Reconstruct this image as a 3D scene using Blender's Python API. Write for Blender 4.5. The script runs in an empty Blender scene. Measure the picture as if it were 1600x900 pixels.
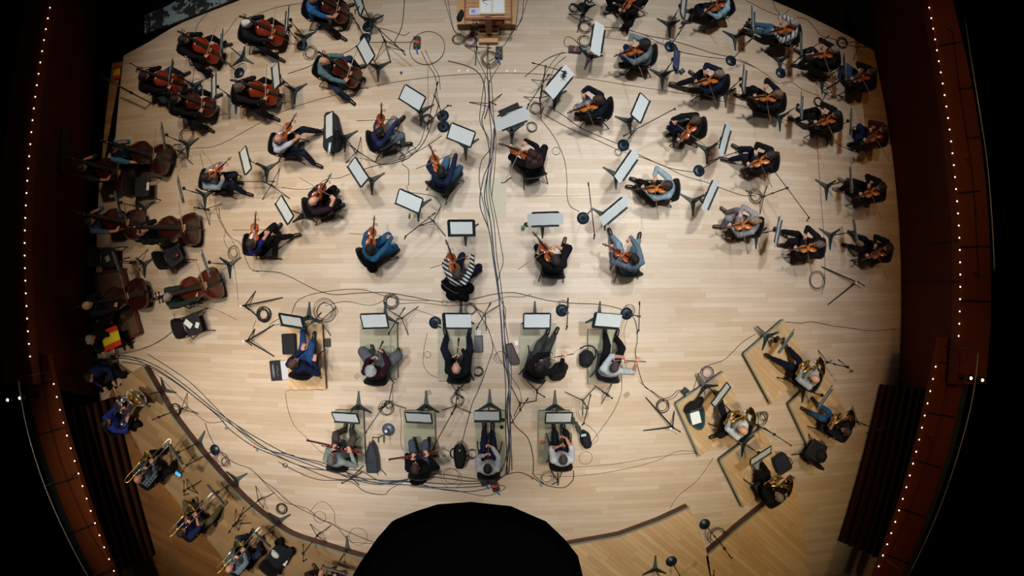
import bpy, math, random
import numpy as np
from mathutils import Vector, Matrix
random.seed(7)
SC = bpy.context.scene
COL = SC.collection

# ------------------------------------------------------------ camera: a fisheye lens hung 12.8 m over the stage
F, H = 1010.0, 12.8
cd = bpy.data.cameras.new('camera')
cam = bpy.data.objects.new('camera', cd)
COL.objects.link(cam)
cam.location = (0, 0, H)
cd.type = 'PANO'
cd.sensor_width = 36
cd.panorama_type = 'FISHEYE_LENS_POLYNOMIAL'
cd.fisheye_fov = math.pi
cd.fisheye_polynomial_k0 = 0
cd.fisheye_polynomial_k1 = -1 / (F * .0225)
cd.fisheye_polynomial_k2 = 0
cd.fisheye_polynomial_k3 = 0
cd.fisheye_polynomial_k4 = 0
cd.clip_end = 200
SC.camera = cam

# ------------------------------------------------------------ world, exposure
w = bpy.data.worlds.new('hall_dark')
SC.world = w
w.use_nodes = True
w.node_tree.nodes['Background'].inputs[0].default_value = (1, .62, .35, 1)
w.node_tree.nodes['Background'].inputs[1].default_value = .006
SC.view_settings.view_transform = 'Standard'
SC.view_settings.look = 'None'
SC.view_settings.exposure = 0.0
SC.view_settings.gamma = 1
SC.view_settings.use_curve_mapping = False


def spot(name, loc, tgt, power, size_deg, blend, radius, col=(1, .95, .88)):
    l = bpy.data.lights.new(name, 'SPOT')
    l.energy = power
    l.spot_size = math.radians(size_deg)
    l.spot_blend = blend
    l.shadow_soft_size = radius
    l.color = col
    o = bpy.data.objects.new(name, l)
    COL.objects.link(o)
    o.location = loc
    o.rotation_euler = (Vector(tgt) - Vector(loc)).to_track_quat('-Z', 'Y').to_euler()
    return o


# stage lamps in the ceiling grid, most of them a little towards the audience
spot('stage_lamp', (-5.9, -1.4, 15), (-6.3, -3.6, 0), 4400, 32, .85, .4, (1.00, 0.85, 0.66))
spot('stage_lamp', (-3.35, -1.4, 15), (-3.6, -4, 0), 3475, 38, 1, .4, (1.00, 0.92, 0.83))
spot('stage_lamp', (0, -1.4, 15), (0, -4, 0), 3443, 38, 1, .4, (1.00, 0.98, 0.98))
spot('stage_lamp', (3.35, -1.4, 15), (3.6, -4, 0), 3475, 38, 1, .4, (1.00, 0.77, 0.40))
spot('stage_lamp', (6.7, -1.4, 15), (7.2, -4, 0), 563, 38, 1, .4, (1.00, 0.52, 0.20))
spot('stage_lamp', (-5.5, 2.2, 15), (-5.9, -0.2, 0), 2350, 29, .7, .4, (1.00, 0.80, 0.58))
spot('stage_lamp', (-3.35, 2.2, 15), (-3.6, -0.4, 0), 2950, 38, 1, .4, (0.97, 1.00, 0.99))
spot('stage_lamp', (0, 2.2, 15), (0, -0.4, 0), 2050, 38, 1, .4, (0.99, 1.00, 1.00))
spot('stage_lamp', (3.35, 2.2, 15), (3.6, -0.4, 0), 5000, 38, 1, .4, (0.97, 1.00, 1.00))
spot('stage_lamp', (6.7, 2.2, 15), (7.2, -0.4, 0), 553, 38, 1, .4, (1.00, 0.52, 0.20))
spot('stage_lamp', (-5.7, 6, 15), (-6.1, 3.5, 0), 2500, 32, .7, .4, (1.00, 0.72, 0.45))
spot('stage_lamp', (-3.35, 6, 15), (-3.6, 3.4, 0), 3650, 38, 1, .4, (1.00, 0.98, 0.90))
spot('stage_lamp', (0, 6, 15), (0, 3.4, 0), 3200, 38, 1, .4, (1.00, 0.99, 0.98))
spot('stage_lamp', (3.35, 6, 15), (3.6, 3.4, 0), 5000, 38, 1, .4, (0.97, 0.98, 0.94))
spot('stage_lamp', (6.7, 6, 15), (7.2, 3.4, 0), 796, 38, 1, .4, (1.00, 0.52, 0.20))
spot('table_fill_light', (-7.2, 5.6, 4.5), (-6.4, 6.0, 0), 110, 75, .8, .1, (.72, .88, 1))  # added cool fill that brightens the covered table, not a fixture of the hall


# ------------------------------------------------------------ helpers
def W(px, py, z=0.0):
    """the point of the hall at height z seen at that place of the photograph"""
    dx = px - 800; dy = 450 - py
    r = math.hypot(dx, dy) or 1e-9
    R = (H - z) * math.tan(r / F)
    return Vector((dx / r * R, dy / r * R, z))


def lin(h):
    h = h.lstrip('#')
    c = [int(h[i:i + 2], 16) / 255 for i in (0, 2, 4)]
    return tuple((x / 12.92 if x <= .04045 else ((x + .055) / 1.055) ** 2.4) for x in c) + (1,)


MATS = {}


def mat(hexc, rough=.6, metal=0.0, spec=.5, grain=0.0, gscale=30, emit=0, coat=0, name=None):
    key = (hexc, rough, metal, spec, grain, gscale, emit, coat)
    if key in MATS:
        return MATS[key]
    m = bpy.data.materials.new(name or 'surface_' + hexc.strip('#'))
    m.use_nodes = True
    nt = m.node_tree
    b = nt.nodes['Principled BSDF']
    b.inputs['Base Color'].default_value = lin(hexc)
    b.inputs['Roughness'].default_value = rough
    b.inputs['Metallic'].default_value = metal
    b.inputs['Specular IOR Level'].default_value = spec
    b.inputs['Coat Weight'].default_value = coat
    if emit:
        b.inputs['Emission Color'].default_value = lin(hexc)
        b.inputs['Emission Strength'].default_value = emit
    if grain:
        tc = nt.nodes.new('ShaderNodeTexCoord')
        n = nt.nodes.new('ShaderNodeTexNoise')
        n.inputs['Scale'].default_value = gscale
        n.inputs['Detail'].default_value = 3
        nt.links.new(tc.outputs['Object'], n.inputs['Vector'])
        r = nt.nodes.new('ShaderNodeMapRange')
        r.inputs['To Min'].default_value = 1 - grain
        r.inputs['To Max'].default_value = 1 + grain
        nt.links.new(n.outputs['Fac'], r.inputs['Value'])
        mx = nt.nodes.new('ShaderNodeVectorMath')
        mx.operation = 'SCALE'
        mx.inputs[0].default_value = lin(hexc)[:3]
        nt.links.new(r.outputs['Result'], mx.inputs['Scale'])
        nt.links.new(mx.outputs['Vector'], b.inputs['Base Color'])
    MATS[key] = m
    return m


def wood_floor(name, c1, c2, width=.95, row=.085, rot=0.0, rough=.45, stain=.10, mortar='#8a6a4c'):
    m = bpy.data.materials.new(name)
    m.use_nodes = True
    nt = m.node_tree
    b = nt.nodes['Principled BSDF']
    L = nt.links.new
    tc = nt.nodes.new('ShaderNodeTexCoord')
    mp = nt.nodes.new('ShaderNodeMapping')
    mp.inputs['Rotation'].default_value = (0, 0, rot)
    L(tc.outputs['Object'], mp.inputs['Vector'])
    br = nt.nodes.new('ShaderNodeTexBrick')
    br.offset = 0
    br.inputs['Color1'].default_value = lin(c1)
    br.inputs['Color2'].default_value = lin(c2)
    br.inputs['Mortar'].default_value = lin(mortar)
    br.inputs['Scale'].default_value = 1
    br.inputs['Mortar Size'].default_value = .0022
    br.inputs['Mortar Smooth'].default_value = .4
    br.inputs['Brick Width'].default_value = width
    br.inputs['Row Height'].default_value = row
    # every row of boards starts at its own place
    sx = nt.nodes.new('ShaderNodeSeparateXYZ'); L(mp.outputs['Vector'], sx.inputs[0])
    dv = nt.nodes.new('ShaderNodeMath'); dv.operation = 'DIVIDE'; dv.inputs[1].default_value = row; L(sx.outputs['Y'], dv.inputs[0])
    fl = nt.nodes.new('ShaderNodeMath'); fl.operation = 'FLOOR'; L(dv.outputs[0], fl.inputs[0])
    wn = nt.nodes.new('ShaderNodeTexWhiteNoise'); wn.noise_dimensions = '1D'; L(fl.outputs[0], wn.inputs['W'])
    ml = nt.nodes.new('ShaderNodeMath'); ml.operation = 'MULTIPLY_ADD'; ml.inputs[1].default_value = width; L(wn.outputs['Value'], ml.inputs[0]); L(sx.outputs['X'], ml.inputs[2])
    cx = nt.nodes.new('ShaderNodeCombineXYZ'); L(ml.outputs[0], cx.inputs['X']); L(sx.outputs['Y'], cx.inputs['Y']); L(sx.outputs['Z'], cx.inputs['Z'])
    L(cx.outputs[0], br.inputs['Vector'])
    st = nt.nodes.new('ShaderNodeMapping')
    st.inputs['Scale'].default_value = (1.2, 14, 1)
    L(mp.outputs['Vector'], st.inputs['Vector'])
    n = nt.nodes.new('ShaderNodeTexNoise')
    n.inputs['Scale'].default_value = 2.2
    n.inputs['Detail'].default_value = 6
    L(st.outputs['Vector'], n.inputs['Vector'])
    n2 = nt.nodes.new('ShaderNodeTexNoise')
    n2.inputs['Scale'].default_value = .7
    n2.inputs['Detail'].default_value = 5
    L(tc.outputs['Object'], n2.inputs['Vector'])
    ad = nt.nodes.new('ShaderNodeMath')
    ad.operation = 'ADD'
    L(n.outputs['Fac'], ad.inputs[0]); L(n2.outputs['Fac'], ad.inputs[1])
    r = nt.nodes.new('ShaderNodeMapRange')
    r.inputs['From Min'].default_value = .6; r.inputs['From Max'].default_value = 1.4
    r.inputs['To Min'].default_value = 1 - stain; r.inputs['To Max'].default_value = 1 + stain
    L(ad.outputs[0], r.inputs['Value'])
    mx = nt.nodes.new('ShaderNodeVectorMath'); mx.operation = 'SCALE'
    L(br.outputs['Color'], mx.inputs[0]); L(r.outputs['Result'], mx.inputs['Scale'])
    L(mx.outputs['Vector'], b.inputs['Base Color'])
    b.inputs['Roughness'].default_value = rough
    b.inputs['Specular IOR Level'].default_value = .3
    return m


class MB:
    """collects closed shapes; build() links them as one mesh object"""
    def __init__(s):
        s.v = []; s.f = []; s.m = []

    def add(s, verts, faces, mi=0):
        o = len(s.v)
        s.v.extend([tuple(v) for v in verts])
        s.f.extend([tuple(i + o for i in f) for f in faces])
        s.m.extend([mi] * len(faces))
        return s

    def box(s, c, size, rot=None, mi=0):
        x, y, z = [a / 2 for a in size]
        vs = [Vector((i * x, j * y, k * z)) for i in (-1, 1) for j in (-1, 1) for k in (-1, 1)]
        if rot is not None:
            vs = [rot @ v for v in vs]
        c = Vector(c)
        return s.add([v + c for v in vs], [(0, 1, 3, 2), (4, 6, 7, 5), (0, 4, 5, 1), (2, 3, 7, 6), (0, 2, 6, 4), (1, 5, 7, 3)], mi)

    def bar(s, a, b, w, t, up=(0, 0, 1), mi=0):
        a = Vector(a); b = Vector(b)
        d = b - a
        R = frame(d, up)
        return s.box((a + b) / 2, (w, d.length, t), R, mi)

    def tube(s, pts, rad, n=8, mi=0, closed=False):
        pts = [Vector(p) for p in pts]
        if not hasattr(rad, '__len__'):
            rad = [rad] * len(pts)
        N = len(pts)
        vs = []
        prev = None
        for i, p in enumerate(pts):
            if closed:
                d = pts[(i + 1) % N] - pts[i - 1]
            else:
                d = pts[min(i + 1, N - 1)] - pts[max(i - 1, 0)]
            if d.length < 1e-9:
                d = Vector((0, 0, 1))
            d.normalize()
            if prev is None:
                a = Vector((0, 0, 1)) if abs(d.z) < .9 else Vector((1, 0, 0))
                u = d.cross(a).normalized()
            else:
                u = (prev - d * prev.dot(d))
                u = u.normalized() if u.length > 1e-6 else d.orthogonal().normalized()
            prev = u
            v = d.cross(u)
            for k in range(n):
                t = 2 * math.pi * k / n
                vs.append(p + (u * math.cos(t) + v * math.sin(t)) * rad[i])
        fs = []
        for i in range(N if closed else N - 1):
            j = (i + 1) % N
            for k in range(n):
                l = (k + 1) % n
                fs.append((i * n + k, i * n + l, j * n + l, j * n + k))
        if not closed:
            fs.append(tuple(range(n - 1, -1, -1)))
            fs.append(tuple((N - 1) * n + k for k in range(n)))
        return s.add(vs, fs, mi)

    def caps(s, a, b, ra, rb, n=10, mi=0):
        """tapered limb with round ends"""
        a = Vector(a); b = Vector(b)
        d = b - a
        L = d.length
        if L < 1e-6:
            return s.ell(a, (ra, ra, ra), mi=mi)
        d /= L
        pts = []; rs = []
        for t in (1.0, .87, .5):
            pts.append(a - d * ra * t); rs.append(max(ra * math.sqrt(max(0, 1 - t * t)), 1e-4))
        for t in (0, .25, .5, .75, 1):
            pts.append(a + d * L * t); rs.append(ra + (rb - ra) * t)
        for t in (.5, .87, 1.0):
            pts.append(b + d * rb * t); rs.append(max(rb * math.sqrt(max(0, 1 - t * t)), 1e-4))
        return s.tube(pts, rs, n, mi)

    def ell(s, c, r, rot=None, n=14, m=9, mi=0):
        vs = []; fs = []
        c = Vector(c)
        for i in range(m + 1):
            ph = math.pi * i / m
            for k in range(n):
                t = 2 * math.pi * k / n
                st = max(math.sin(ph), 1e-3)
                v = Vector((r[0] * st * math.cos(t), r[1] * st * math.sin(t), r[2] * math.cos(ph)))
                if rot is not None:
                    v = rot @ v
                vs.append(v + c)
        for i in range(m):
            for k in range(n):
                l = (k + 1) % n
                fs.append((i * n + k, (i + 1) * n + k, (i + 1) * n + l, i * n + l))
        fs.append(tuple(range(n)))
        fs.append(tuple(m * n + k for k in range(n - 1, -1, -1)))
        return s.add(vs, fs, mi)

    def lathe(s, prof, n=24, c=(0, 0, 0), rot=None, mi=0, caps=(True, True)):
        """profile of (radius, z), turned around z"""
        vs = []; fs = []
        c = Vector(c)
        for (r, z) in prof:
            for k in range(n):
                t = 2 * math.pi * k / n
                v = Vector((max(r, 1e-4) * math.cos(t), max(r, 1e-4) * math.sin(t), z))
                if rot is not None:
                    v = rot @ v
                vs.append(v + c)
        for i in range(len(prof) - 1):
            for k in range(n):
                l = (k + 1) % n
                fs.append((i * n + k, i * n + l, (i + 1) * n + l, (i + 1) * n + k))
        if caps[0]: fs.append(tuple(range(n - 1, -1, -1)))
        if caps[1]: fs.append(tuple((len(prof) - 1) * n + k for k in range(n)))
        return s.add(vs, fs, mi)

    def prism(s, poly, z0, z1, mi=0, mi_side=None, bot=None):
        n = len(poly)
        bot = bot or poly
        vs = [(p[0], p[1], z0) for p in bot] + [(p[0], p[1], z1) for p in poly]
        o = len(s.v)
        s.add(vs, [tuple(range(n - 1, -1, -1)), tuple(range(n, 2 * n))], mi)
        sides = [(i, (i + 1) % n, n + (i + 1) % n, n + i) for i in range(n)]
        s.f.extend([tuple(i + o for i in f) for f in sides])
        s.m.extend([mi if mi_side is None else mi_side] * n)
        return s

    def mesh(s, name, mats, smooth=False):
        me = bpy.data.meshes.new(name)
        me.from_pydata(s.v, [], s.f)
        for m in (mats if isinstance(mats, (list, tuple)) else [mats]):
            me.materials.append(m)
        if len(me.materials) > 1:
            me.polygons.foreach_set('material_index', s.m)
        if smooth:
            me.polygons.foreach_set('use_smooth', [len(p.vertices) <= 4 for p in me.polygons])
        me.update()
        return me

    def build(s, name, mats, parent=None, smooth=False, bevel=0):
        o = bpy.data.objects.new(name, s.mesh(name, mats, smooth))
        COL.objects.link(o)
        if parent is not None:
            o.parent = parent
        if bevel:
            b = o.modifiers.new('bevel', 'BEVEL'); b.width = bevel; b.segments = 2; b.limit_method = 'ANGLE'
        return o


def frame(d, up=(0, 0, 1)):
    """rotation whose Y axis is d and whose Z axis is near up"""
    y = Vector(d).normalized()
    z = Vector(up) - y * Vector(up).dot(y)
    if z.length < 1e-5:
        z = y.orthogonal()
    z.normalize()
    x = y.cross(z)
    return Matrix((x, y, z)).transposed()


def pose(o, loc, R):
    o.matrix_basis = Matrix.Translation(Vector(loc)) @ R.to_4x4()
    return o


def tag(o, label=None, cat=None, group=None, kind=None):
    if label: o['label'] = label
    if cat: o['category'] = cat
    if group: o['group'] = group
    if kind: o['kind'] = kind
    return o


def empty(name, label=None, cat=None, group=None, loc=(0, 0, 0), rz=0):
    o = bpy.data.objects.new(name, None)
    o.empty_display_size = .1
    COL.objects.link(o)
    o.location = loc
    o.rotation_euler = (0, 0, rz)
    return tag(o, label, cat, group)


KIDS = {}


def kids(o):
    return KIDS.get(o.name) or [c for c in bpy.data.objects if c.parent == o]


def proto_of(root):
    """remember a finished thing with its parts so that it can be copied; the first take() hands out the thing itself"""
    allo = list(bpy.data.objects)
    def tree(o):
        return (o, [tree(c) for c in allo if c.parent == o])
    return {'tree': tree(root), 'used': False}


def take(pr, label, cat, group=None, swap=None):
    def cp(t, parent):
        o = t[0].copy()
        COL.objects.link(o)
        if parent is not None:
            o.parent = parent
        for c in t[1]:
            cp(c, o)
        return o
    if not pr['used']:
        pr['used'] = True
        r = pr['tree'][0]
    else:
        r = cp(pr['tree'], None)
    return tag(r, label, cat, group)


def crom(pts, sub=8, closed=False):
    """smooth line through the points"""
    P = [Vector(p) for p in pts]
    n = len(P)
    if n < 3:
        return P
    out = []
    rng = range(n) if closed else range(n - 1)
    for i in rng:
        p0 = P[i - 1] if (closed or i > 0) else P[0]
        p1 = P[i]; p2 = P[(i + 1) % n]
        p3 = P[(i + 2) % n] if (closed or i + 2 < n) else P[-1]
        for k in range(sub):
            t = k / sub
            out.append(.5 * ((2 * p1) + (p2 - p0) * t + (2 * p0 - 5 * p1 + 4 * p2 - p3) * t * t + (3 * p1 - p0 - 3 * p2 + p3) * t ** 3))
    if not closed:
        out.append(P[-1])
    return out


PENDING = []


def blob(name, mb, m, parent, voxel, wrinkle=0.0, smooth=2):
    """one continuous surface grown around the overlapping shapes in mb"""
    o = mb.build(name, m, parent)
    r = o.modifiers.new('r', 'REMESH'); r.mode = 'VOXEL'; r.voxel_size = voxel; r.use_smooth_shade = True
    if smooth:
        s_ = o.modifiers.new('s', 'SMOOTH'); s_.factor = .5; s_.iterations = smooth
    PENDING.append((o, wrinkle))
    return o


def bake_blobs():
    bpy.context.view_layer.update()
    dg = bpy.context.evaluated_depsgraph_get()
    todo = []
    for o, wr in PENDING:
        todo.append((o, bpy.data.meshes.new_from_object(o.evaluated_get(dg)), wr))
    for o, me, wr in todo:
        old = o.data
        o.modifiers.clear()
        o.data = me
        me.name = o.name
        bpy.data.meshes.remove(old)
        n = len(me.vertices)
        if wr and n:
            co = np.empty(n * 3, 'f'); me.vertices.foreach_get('co', co)
            no = np.empty(n * 3, 'f'); me.vertices.foreach_get('normal', no)
            co = co.reshape(-1, 3); no = no.reshape(-1, 3)
            ph = random.random() * 9
            a = np.sin(co[:, 0] * 47 + co[:, 2] * 31 + ph) * np.sin(co[:, 1] * 39 - co[:, 2] * 53 + ph * 2) + .6 * np.sin(co @ np.array([91., 77., -83.]) + ph)
            co += no * (a * wr)[:, None]
            me.vertices.foreach_set('co', co.ravel())
        me.polygons.foreach_set('use_smooth', [True] * len(me.polygons))
        me.update()
    PENDING.clear()
# ============================================================ THE HALL
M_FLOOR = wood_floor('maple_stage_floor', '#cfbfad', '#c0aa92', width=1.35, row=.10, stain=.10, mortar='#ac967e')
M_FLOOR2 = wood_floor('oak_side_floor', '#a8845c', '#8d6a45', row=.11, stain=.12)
M_RISER = wood_floor('riser_plank_top', '#d2b48e', '#c0a077', rot=math.radians(42), row=.10, stain=.10)
M_RISER_L = wood_floor('curved_riser_top', '#a68a66', '#8f7350', rot=math.radians(32), row=.14, stain=.10)
M_FASCIA = mat('#5a2f20', .5, grain=.15, gscale=4)
M_NOSE = mat('#8c968c', .4, .3)
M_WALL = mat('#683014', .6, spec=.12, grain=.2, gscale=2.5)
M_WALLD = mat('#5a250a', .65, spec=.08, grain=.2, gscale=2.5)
M_BLACK = mat('#0b0b0c', .7)
M_SEAM = mat('#4a382a', .8)


def W2(p, z=0):
    v = W(p[0], p[1], z)
    return (v.x, v.y)


def struct(o):
    o['kind'] = 'structure'
    return o


# main floor, its front edge follows the arc at the audience side
front = [(193, 87), (232, 66), (268, 44), (333, 12), (362, 0), (420, -24), (520, -50), (660, -70), (800, -76), (940, -70), (1080, -45), (1205, 0), (1263, 25), (1335, 61), (1343, 130), (1352, 200)]
poly = [W2(p) for p in front] + [(9.35, 2.9), (9.35, -9.5), (-9.6, -9.5), (-9.6, 2.6)] + [W2(p) for p in [(180, 215)]]
struct(MB().prism(poly[::-1], -.35, 0, 0).build('floor', [M_FLOOR]))
# lower house floor in front of and around the stage
struct(MB().prism([(-22, -16), (22, -16), (22, 16), (-22, 16)], -1.6, -1.45).build('floor_house', [mat('#1a120c', .9)]))
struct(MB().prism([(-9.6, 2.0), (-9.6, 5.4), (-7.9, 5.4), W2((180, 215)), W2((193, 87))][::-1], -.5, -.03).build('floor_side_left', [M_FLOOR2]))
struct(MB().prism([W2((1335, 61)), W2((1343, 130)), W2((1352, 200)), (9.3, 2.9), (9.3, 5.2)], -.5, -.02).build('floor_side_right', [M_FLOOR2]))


# thin seam lines cut in the boards
def seam(name, pts, z=.003, w=.012):
    P = [W(p[0], p[1], z) for p in pts]
    P = crom(P, 6) if len(P) > 2 else P
    mb = MB()
    for a, b in zip(P, P[1:]):
        mb.bar(a, b, w, .004)
    return struct(mb.build(name, M_SEAM))


seam('floor_seam_arc', [(180, 245), (300, 232), (345, 225), (440, 175), (530, 147), (620, 128), (700, 118), (800, 114), (900, 121), (1000, 136), (1100, 152), (1180, 172), (1240, 193), (1325, 233)])
seam('floor_seam_vertical', [(1276, 213), (1282, 300), (1288, 380), (1289, 425)])
seam('floor_seam_side', [(193, 87), (186, 150), (180, 215)])
seam('floor_seam_trap', [(792, 306), (900, 306), (970, 300)], w=.004)


# walls of the stage: timber panels between the boards and the balcony front
def wall(name, base, top, zt, m, thick=.15, zb=0):
    """a wall standing on the px line base (z=0), its top on the px line top (z=zt)"""
    A = [W(p[0], p[1], zb) for p in base]
    B = [W(p[0], p[1], zt) for p in top]
    mb = MB()
    n = len(A)
    out = []
    for i in range(n):
        c = Vector((A[i].x, A[i].y, 0)).normalized() * thick
        out.append(c)
    vs = []
    for i in range(n):
        vs += [A[i], B[i], B[i] + out[i], A[i] + out[i]]
    fs = []
    for i in range(n - 1):
        a = i * 4; b = a + 4
        for k in range(4):
            l = (k + 1) % 4
            fs.append((a + k, b + k, b + l, a + l))
    fs += [(0, 1, 2, 3), ((n - 1) * 4 + 3, (n - 1) * 4 + 2, (n - 1) * 4 + 1, (n - 1) * 4)]
    mb.add(vs, fs)
    return struct(mb.build(name, m))


ZB = 2.6
RT = [(1448, -20), (1452, 12), (1466, 90), (1480, 175), (1491, 265), (1498, 350), (1500.5, 430), (1499, 505), (1492, 600)]
LT = [(82, -20), (78, 12), (65, 85), (54, 160), (46, 240), (40.5, 318), (38.5, 385), (40, 450), (43.5, 515), (47, 557), (52, 600)]
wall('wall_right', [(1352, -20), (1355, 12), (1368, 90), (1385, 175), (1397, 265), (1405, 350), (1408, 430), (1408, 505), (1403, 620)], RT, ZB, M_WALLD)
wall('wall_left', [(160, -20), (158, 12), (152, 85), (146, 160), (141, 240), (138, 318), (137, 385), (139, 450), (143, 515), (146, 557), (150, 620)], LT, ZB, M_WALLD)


def ribbon(name, inner, outer, z0, z1, m, depth=.25):
    """a band lying between two px lines with its own thickness (parapet top)"""
    A = [W(p[0], p[1], z0) for p in inner]
    B = [W(p[0], p[1], z1) for p in outer]
    n = len(A)
    vs = []
    dn = Vector((0, 0, -depth))
    for i in range(n):
        vs += [A[i], B[i], B[i] + dn, A[i] + dn]
    fs = []
    for i in range(n - 1):
        a = i * 4; b = a + 4
        for k in range(4):
            l = (k + 1) % 4
            fs.append((a + k, b + k, b + l, a + l))
    fs += [(0, 1, 2, 3), ((n - 1) * 4 + 3, (n - 1) * 4 + 2, (n - 1) * 4 + 1, (n - 1) * 4)]
    return MB().add(vs, fs).build(name, m)


RO = [(1486, -20), (1491, 12), (1510, 90), (1526, 175), (1538, 265), (1545, 350), (1548, 430), (1548, 505), (1540, 600)]
LO = [(44, -20), (40, 12), (27, 85), (14, 160), (5, 240), (-3, 318), (-6, 385), (-6, 450), (-2, 515), (3, 557), (8, 600)]
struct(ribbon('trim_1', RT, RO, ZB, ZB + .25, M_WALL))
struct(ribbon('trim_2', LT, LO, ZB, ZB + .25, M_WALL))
# panel joints across both
def joints(lst, name):
    mb = MB()
    for (a, za, b, zb) in lst:
        mb.bar(W(a[0], a[1], za + .01), W(b[0], b[1], zb + .01), .035, .03)
    return struct(mb.build(name, mat('#160b06', .9)))
joints([((1466, 72), ZB, (1506, 65), ZB + .25), ((1482, 142), ZB, (1520, 137), ZB + .25), ((1492, 218), ZB, (1533, 214), ZB + .25), ((1496, 302), ZB, (1546, 297), ZB + .25), ((1500, 386), ZB, (1548, 385), ZB + .25), ((1500, 470), ZB, (1548, 471), ZB + .25)], 'trim_3')
joints([((68, 36), ZB, (36, 32), ZB + .25), ((58, 104), ZB, (22, 98), ZB + .25), ((50, 175), ZB, (10, 170), ZB + .25), ((42, 253), ZB, (2, 248), ZB + .25), ((39, 334), ZB, (-4, 333), ZB + .25), ((39, 419), ZB, (-4, 418), ZB + .25), ((44, 504), ZB, (0, 507), ZB + .25)], 'trim_4')
joints([((1406, 322), .05, (1494, 302), ZB - .05), ((1410, 386), .05, (1497, 377), ZB - .05), ((1410, 440), .05, (1497, 440), ZB - .05)], 'trim_5')

# louvred vent slots in the side walls
def slots(name, label, quads):
    e = empty(name, label, 'vent')
    for (x0, y0, x1, y1) in quads:
        t = .55
        a = W(x0, y0, 1.3); b = W(x1, y1, 1.3)
        MB().bar(a, b, .10, .22).build('slot', M_BLACK, e)
    return e
# darker diagonal boards behind the curved riser
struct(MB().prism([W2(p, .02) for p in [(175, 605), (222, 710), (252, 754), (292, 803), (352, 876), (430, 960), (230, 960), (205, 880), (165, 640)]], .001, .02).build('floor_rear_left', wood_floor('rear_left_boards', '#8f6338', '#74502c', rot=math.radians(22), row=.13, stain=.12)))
slots('wall_vent', 'dark louvred vent slots in the right timber side wall', [(1437, 166, 1442, 245), (1449, 160, 1455, 241), (1460, 155, 1466, 238), (1470, 152, 1477, 234)])
slots('wall_vent', 'dark louvred vent slots in the left timber side wall', [(64, 180, 62, 262), (75, 186, 72, 264), (87, 190, 84, 268), (99, 194, 96, 270)])

# handrails above the balconies
def rail(name, label, pts, z, r=.012):
    P = crom([W(p[0], p[1], z) for p in pts], 5)
    e = empty(name, label, 'handrail', loc=P[0])
    MB().tube([p - P[0] for p in P], r).build('rail_tube', mat('#8a8f92', .3, .9), e, True)
    for k in (0, len(P) // 2, len(P) - 1):
        q = P[k] - P[0]
        MB().tube([q, q - Vector((0, 0, z - ZB - .02 if ZB + 1 > z > ZB + .5 and 'balcony' in label else 1.1))], r * .8).build('post', mat('#4a4e50', .4, .6), e, True)
    return e
rail('balcony_rail', 'thin metal handrail along the right balcony above its lights', [(1508, 30), (1517, 90), (1530, 170), (1541, 240), (1547, 300), (1551, 360), (1554, 425)], ZB + .75)
rail('balcony_rail', 'thin metal handrail outside the lower right choir parapet', [(1529, 548), (1520, 620), (1500, 700), (1466, 800), (1420, 900)], 3.3)
rail('balcony_rail', 'thin metal handrail outside the lower left choir parapet', [(28, 590), (42, 670), (70, 760), (110, 850), (140, 905)], 3.3)

# choir stall parapets, lower left and lower right
ZC = 2.2
LI = [(74, 553), (84, 600), (98, 657), (115, 715), (133, 772), (153, 830), (172, 880), (186, 915)]
LX = [(30, 562), (44, 620), (60, 680), (80, 740), (104, 805), (128, 860), (150, 905), (165, 930)]
RI = [(1470, 527), (1461, 572), (1447, 640), (1431, 708), (1412, 775), (1392, 835), (1373, 885), (1362, 915)]
RX = [(1515, 533), (1505, 600), (1493, 655), (1478, 715), (1456, 780), (1432, 845), (1413, 890), (1404, 915)]
struct(ribbon('trim_6', LI, LX, ZC, ZC + .12, M_WALL, .14))
struct(ribbon('trim_7', RI, RX, ZC, ZC + .12, M_WALL, .14))
joints([((81, 597), ZC, (41, 606), ZC + .12), ((101, 668), ZC, (60, 680), ZC + .12), ((122, 746), ZC, (82, 758), ZC + .12), ((148, 819), ZC, (110, 834), ZC + .12), ((178, 890), ZC, (143, 903), ZC + .12)], 'trim_8')
joints([((1466, 566), ZC, (1507, 572), ZC + .12), ((1448, 645), ZC, (1491, 652), ZC + .12), ((1430, 719), ZC, (1470, 731), ZC + .12), ((1407, 795), ZC, (1447, 808), ZC + .12), ((1384, 866), ZC, (1420, 881), ZC + .12)], 'trim_9')
# grey seat backs behind the parapets
MG = mat('#2c3236', .7)
def off(L, dx, dy=0): return [(x + dx, y + dy) for x, y in L]
tag(ribbon('choir_bench', LX, off(LX, -11), ZC - .1, ZC - .1, MG, .6), 'grey bench strip behind the lower left choir parapet', 'bench')
tag(ribbon('choir_bench', RX, off(RX, 9), ZC - .1, ZC - .1, MG, .6), 'grey bench strip behind the lower right choir parapet', 'bench')

# timber steps below the choir parapets
def steps(name, label, rows):
    e = empty(name, label, 'steps')
    for i, (a, b, z) in enumerate(rows):
        A = W(a[0], a[1], z); B = W(b[0], b[1], z)
        MB().bar(A, B, .20, .06).build('step_tread', mat('#3a1c0e', .7, spec=.1), e)
        MB().bar(A - Vector((0, 0, .12)), B - Vector((0, 0, .12)), .06, .24).build('step_riser', M_BLACK, e)
    return e
steps('choir_steps', 'dark timber steps under the lower left choir parapet',
      [((172, 622), (234, 868), .2), ((159, 626), (223, 873), .45), ((146, 630), (211, 880), .7), ((133, 633), (200, 886), .95), ((121, 636), (188, 890), 1.2), ((108, 638), (176, 893), 1.4)])
steps('choir_steps', 'dark timber steps under the lower right choir parapet',
      [((1384, 602), (1318, 847), .2), ((1396, 603), (1331, 853), .45), ((1408, 604), (1344, 859), .7), ((1420, 605), (1357, 864), .95), ((1432, 607), (1368, 870), 1.2), ((1443, 608), (1378, 876), 1.4)])

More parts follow.
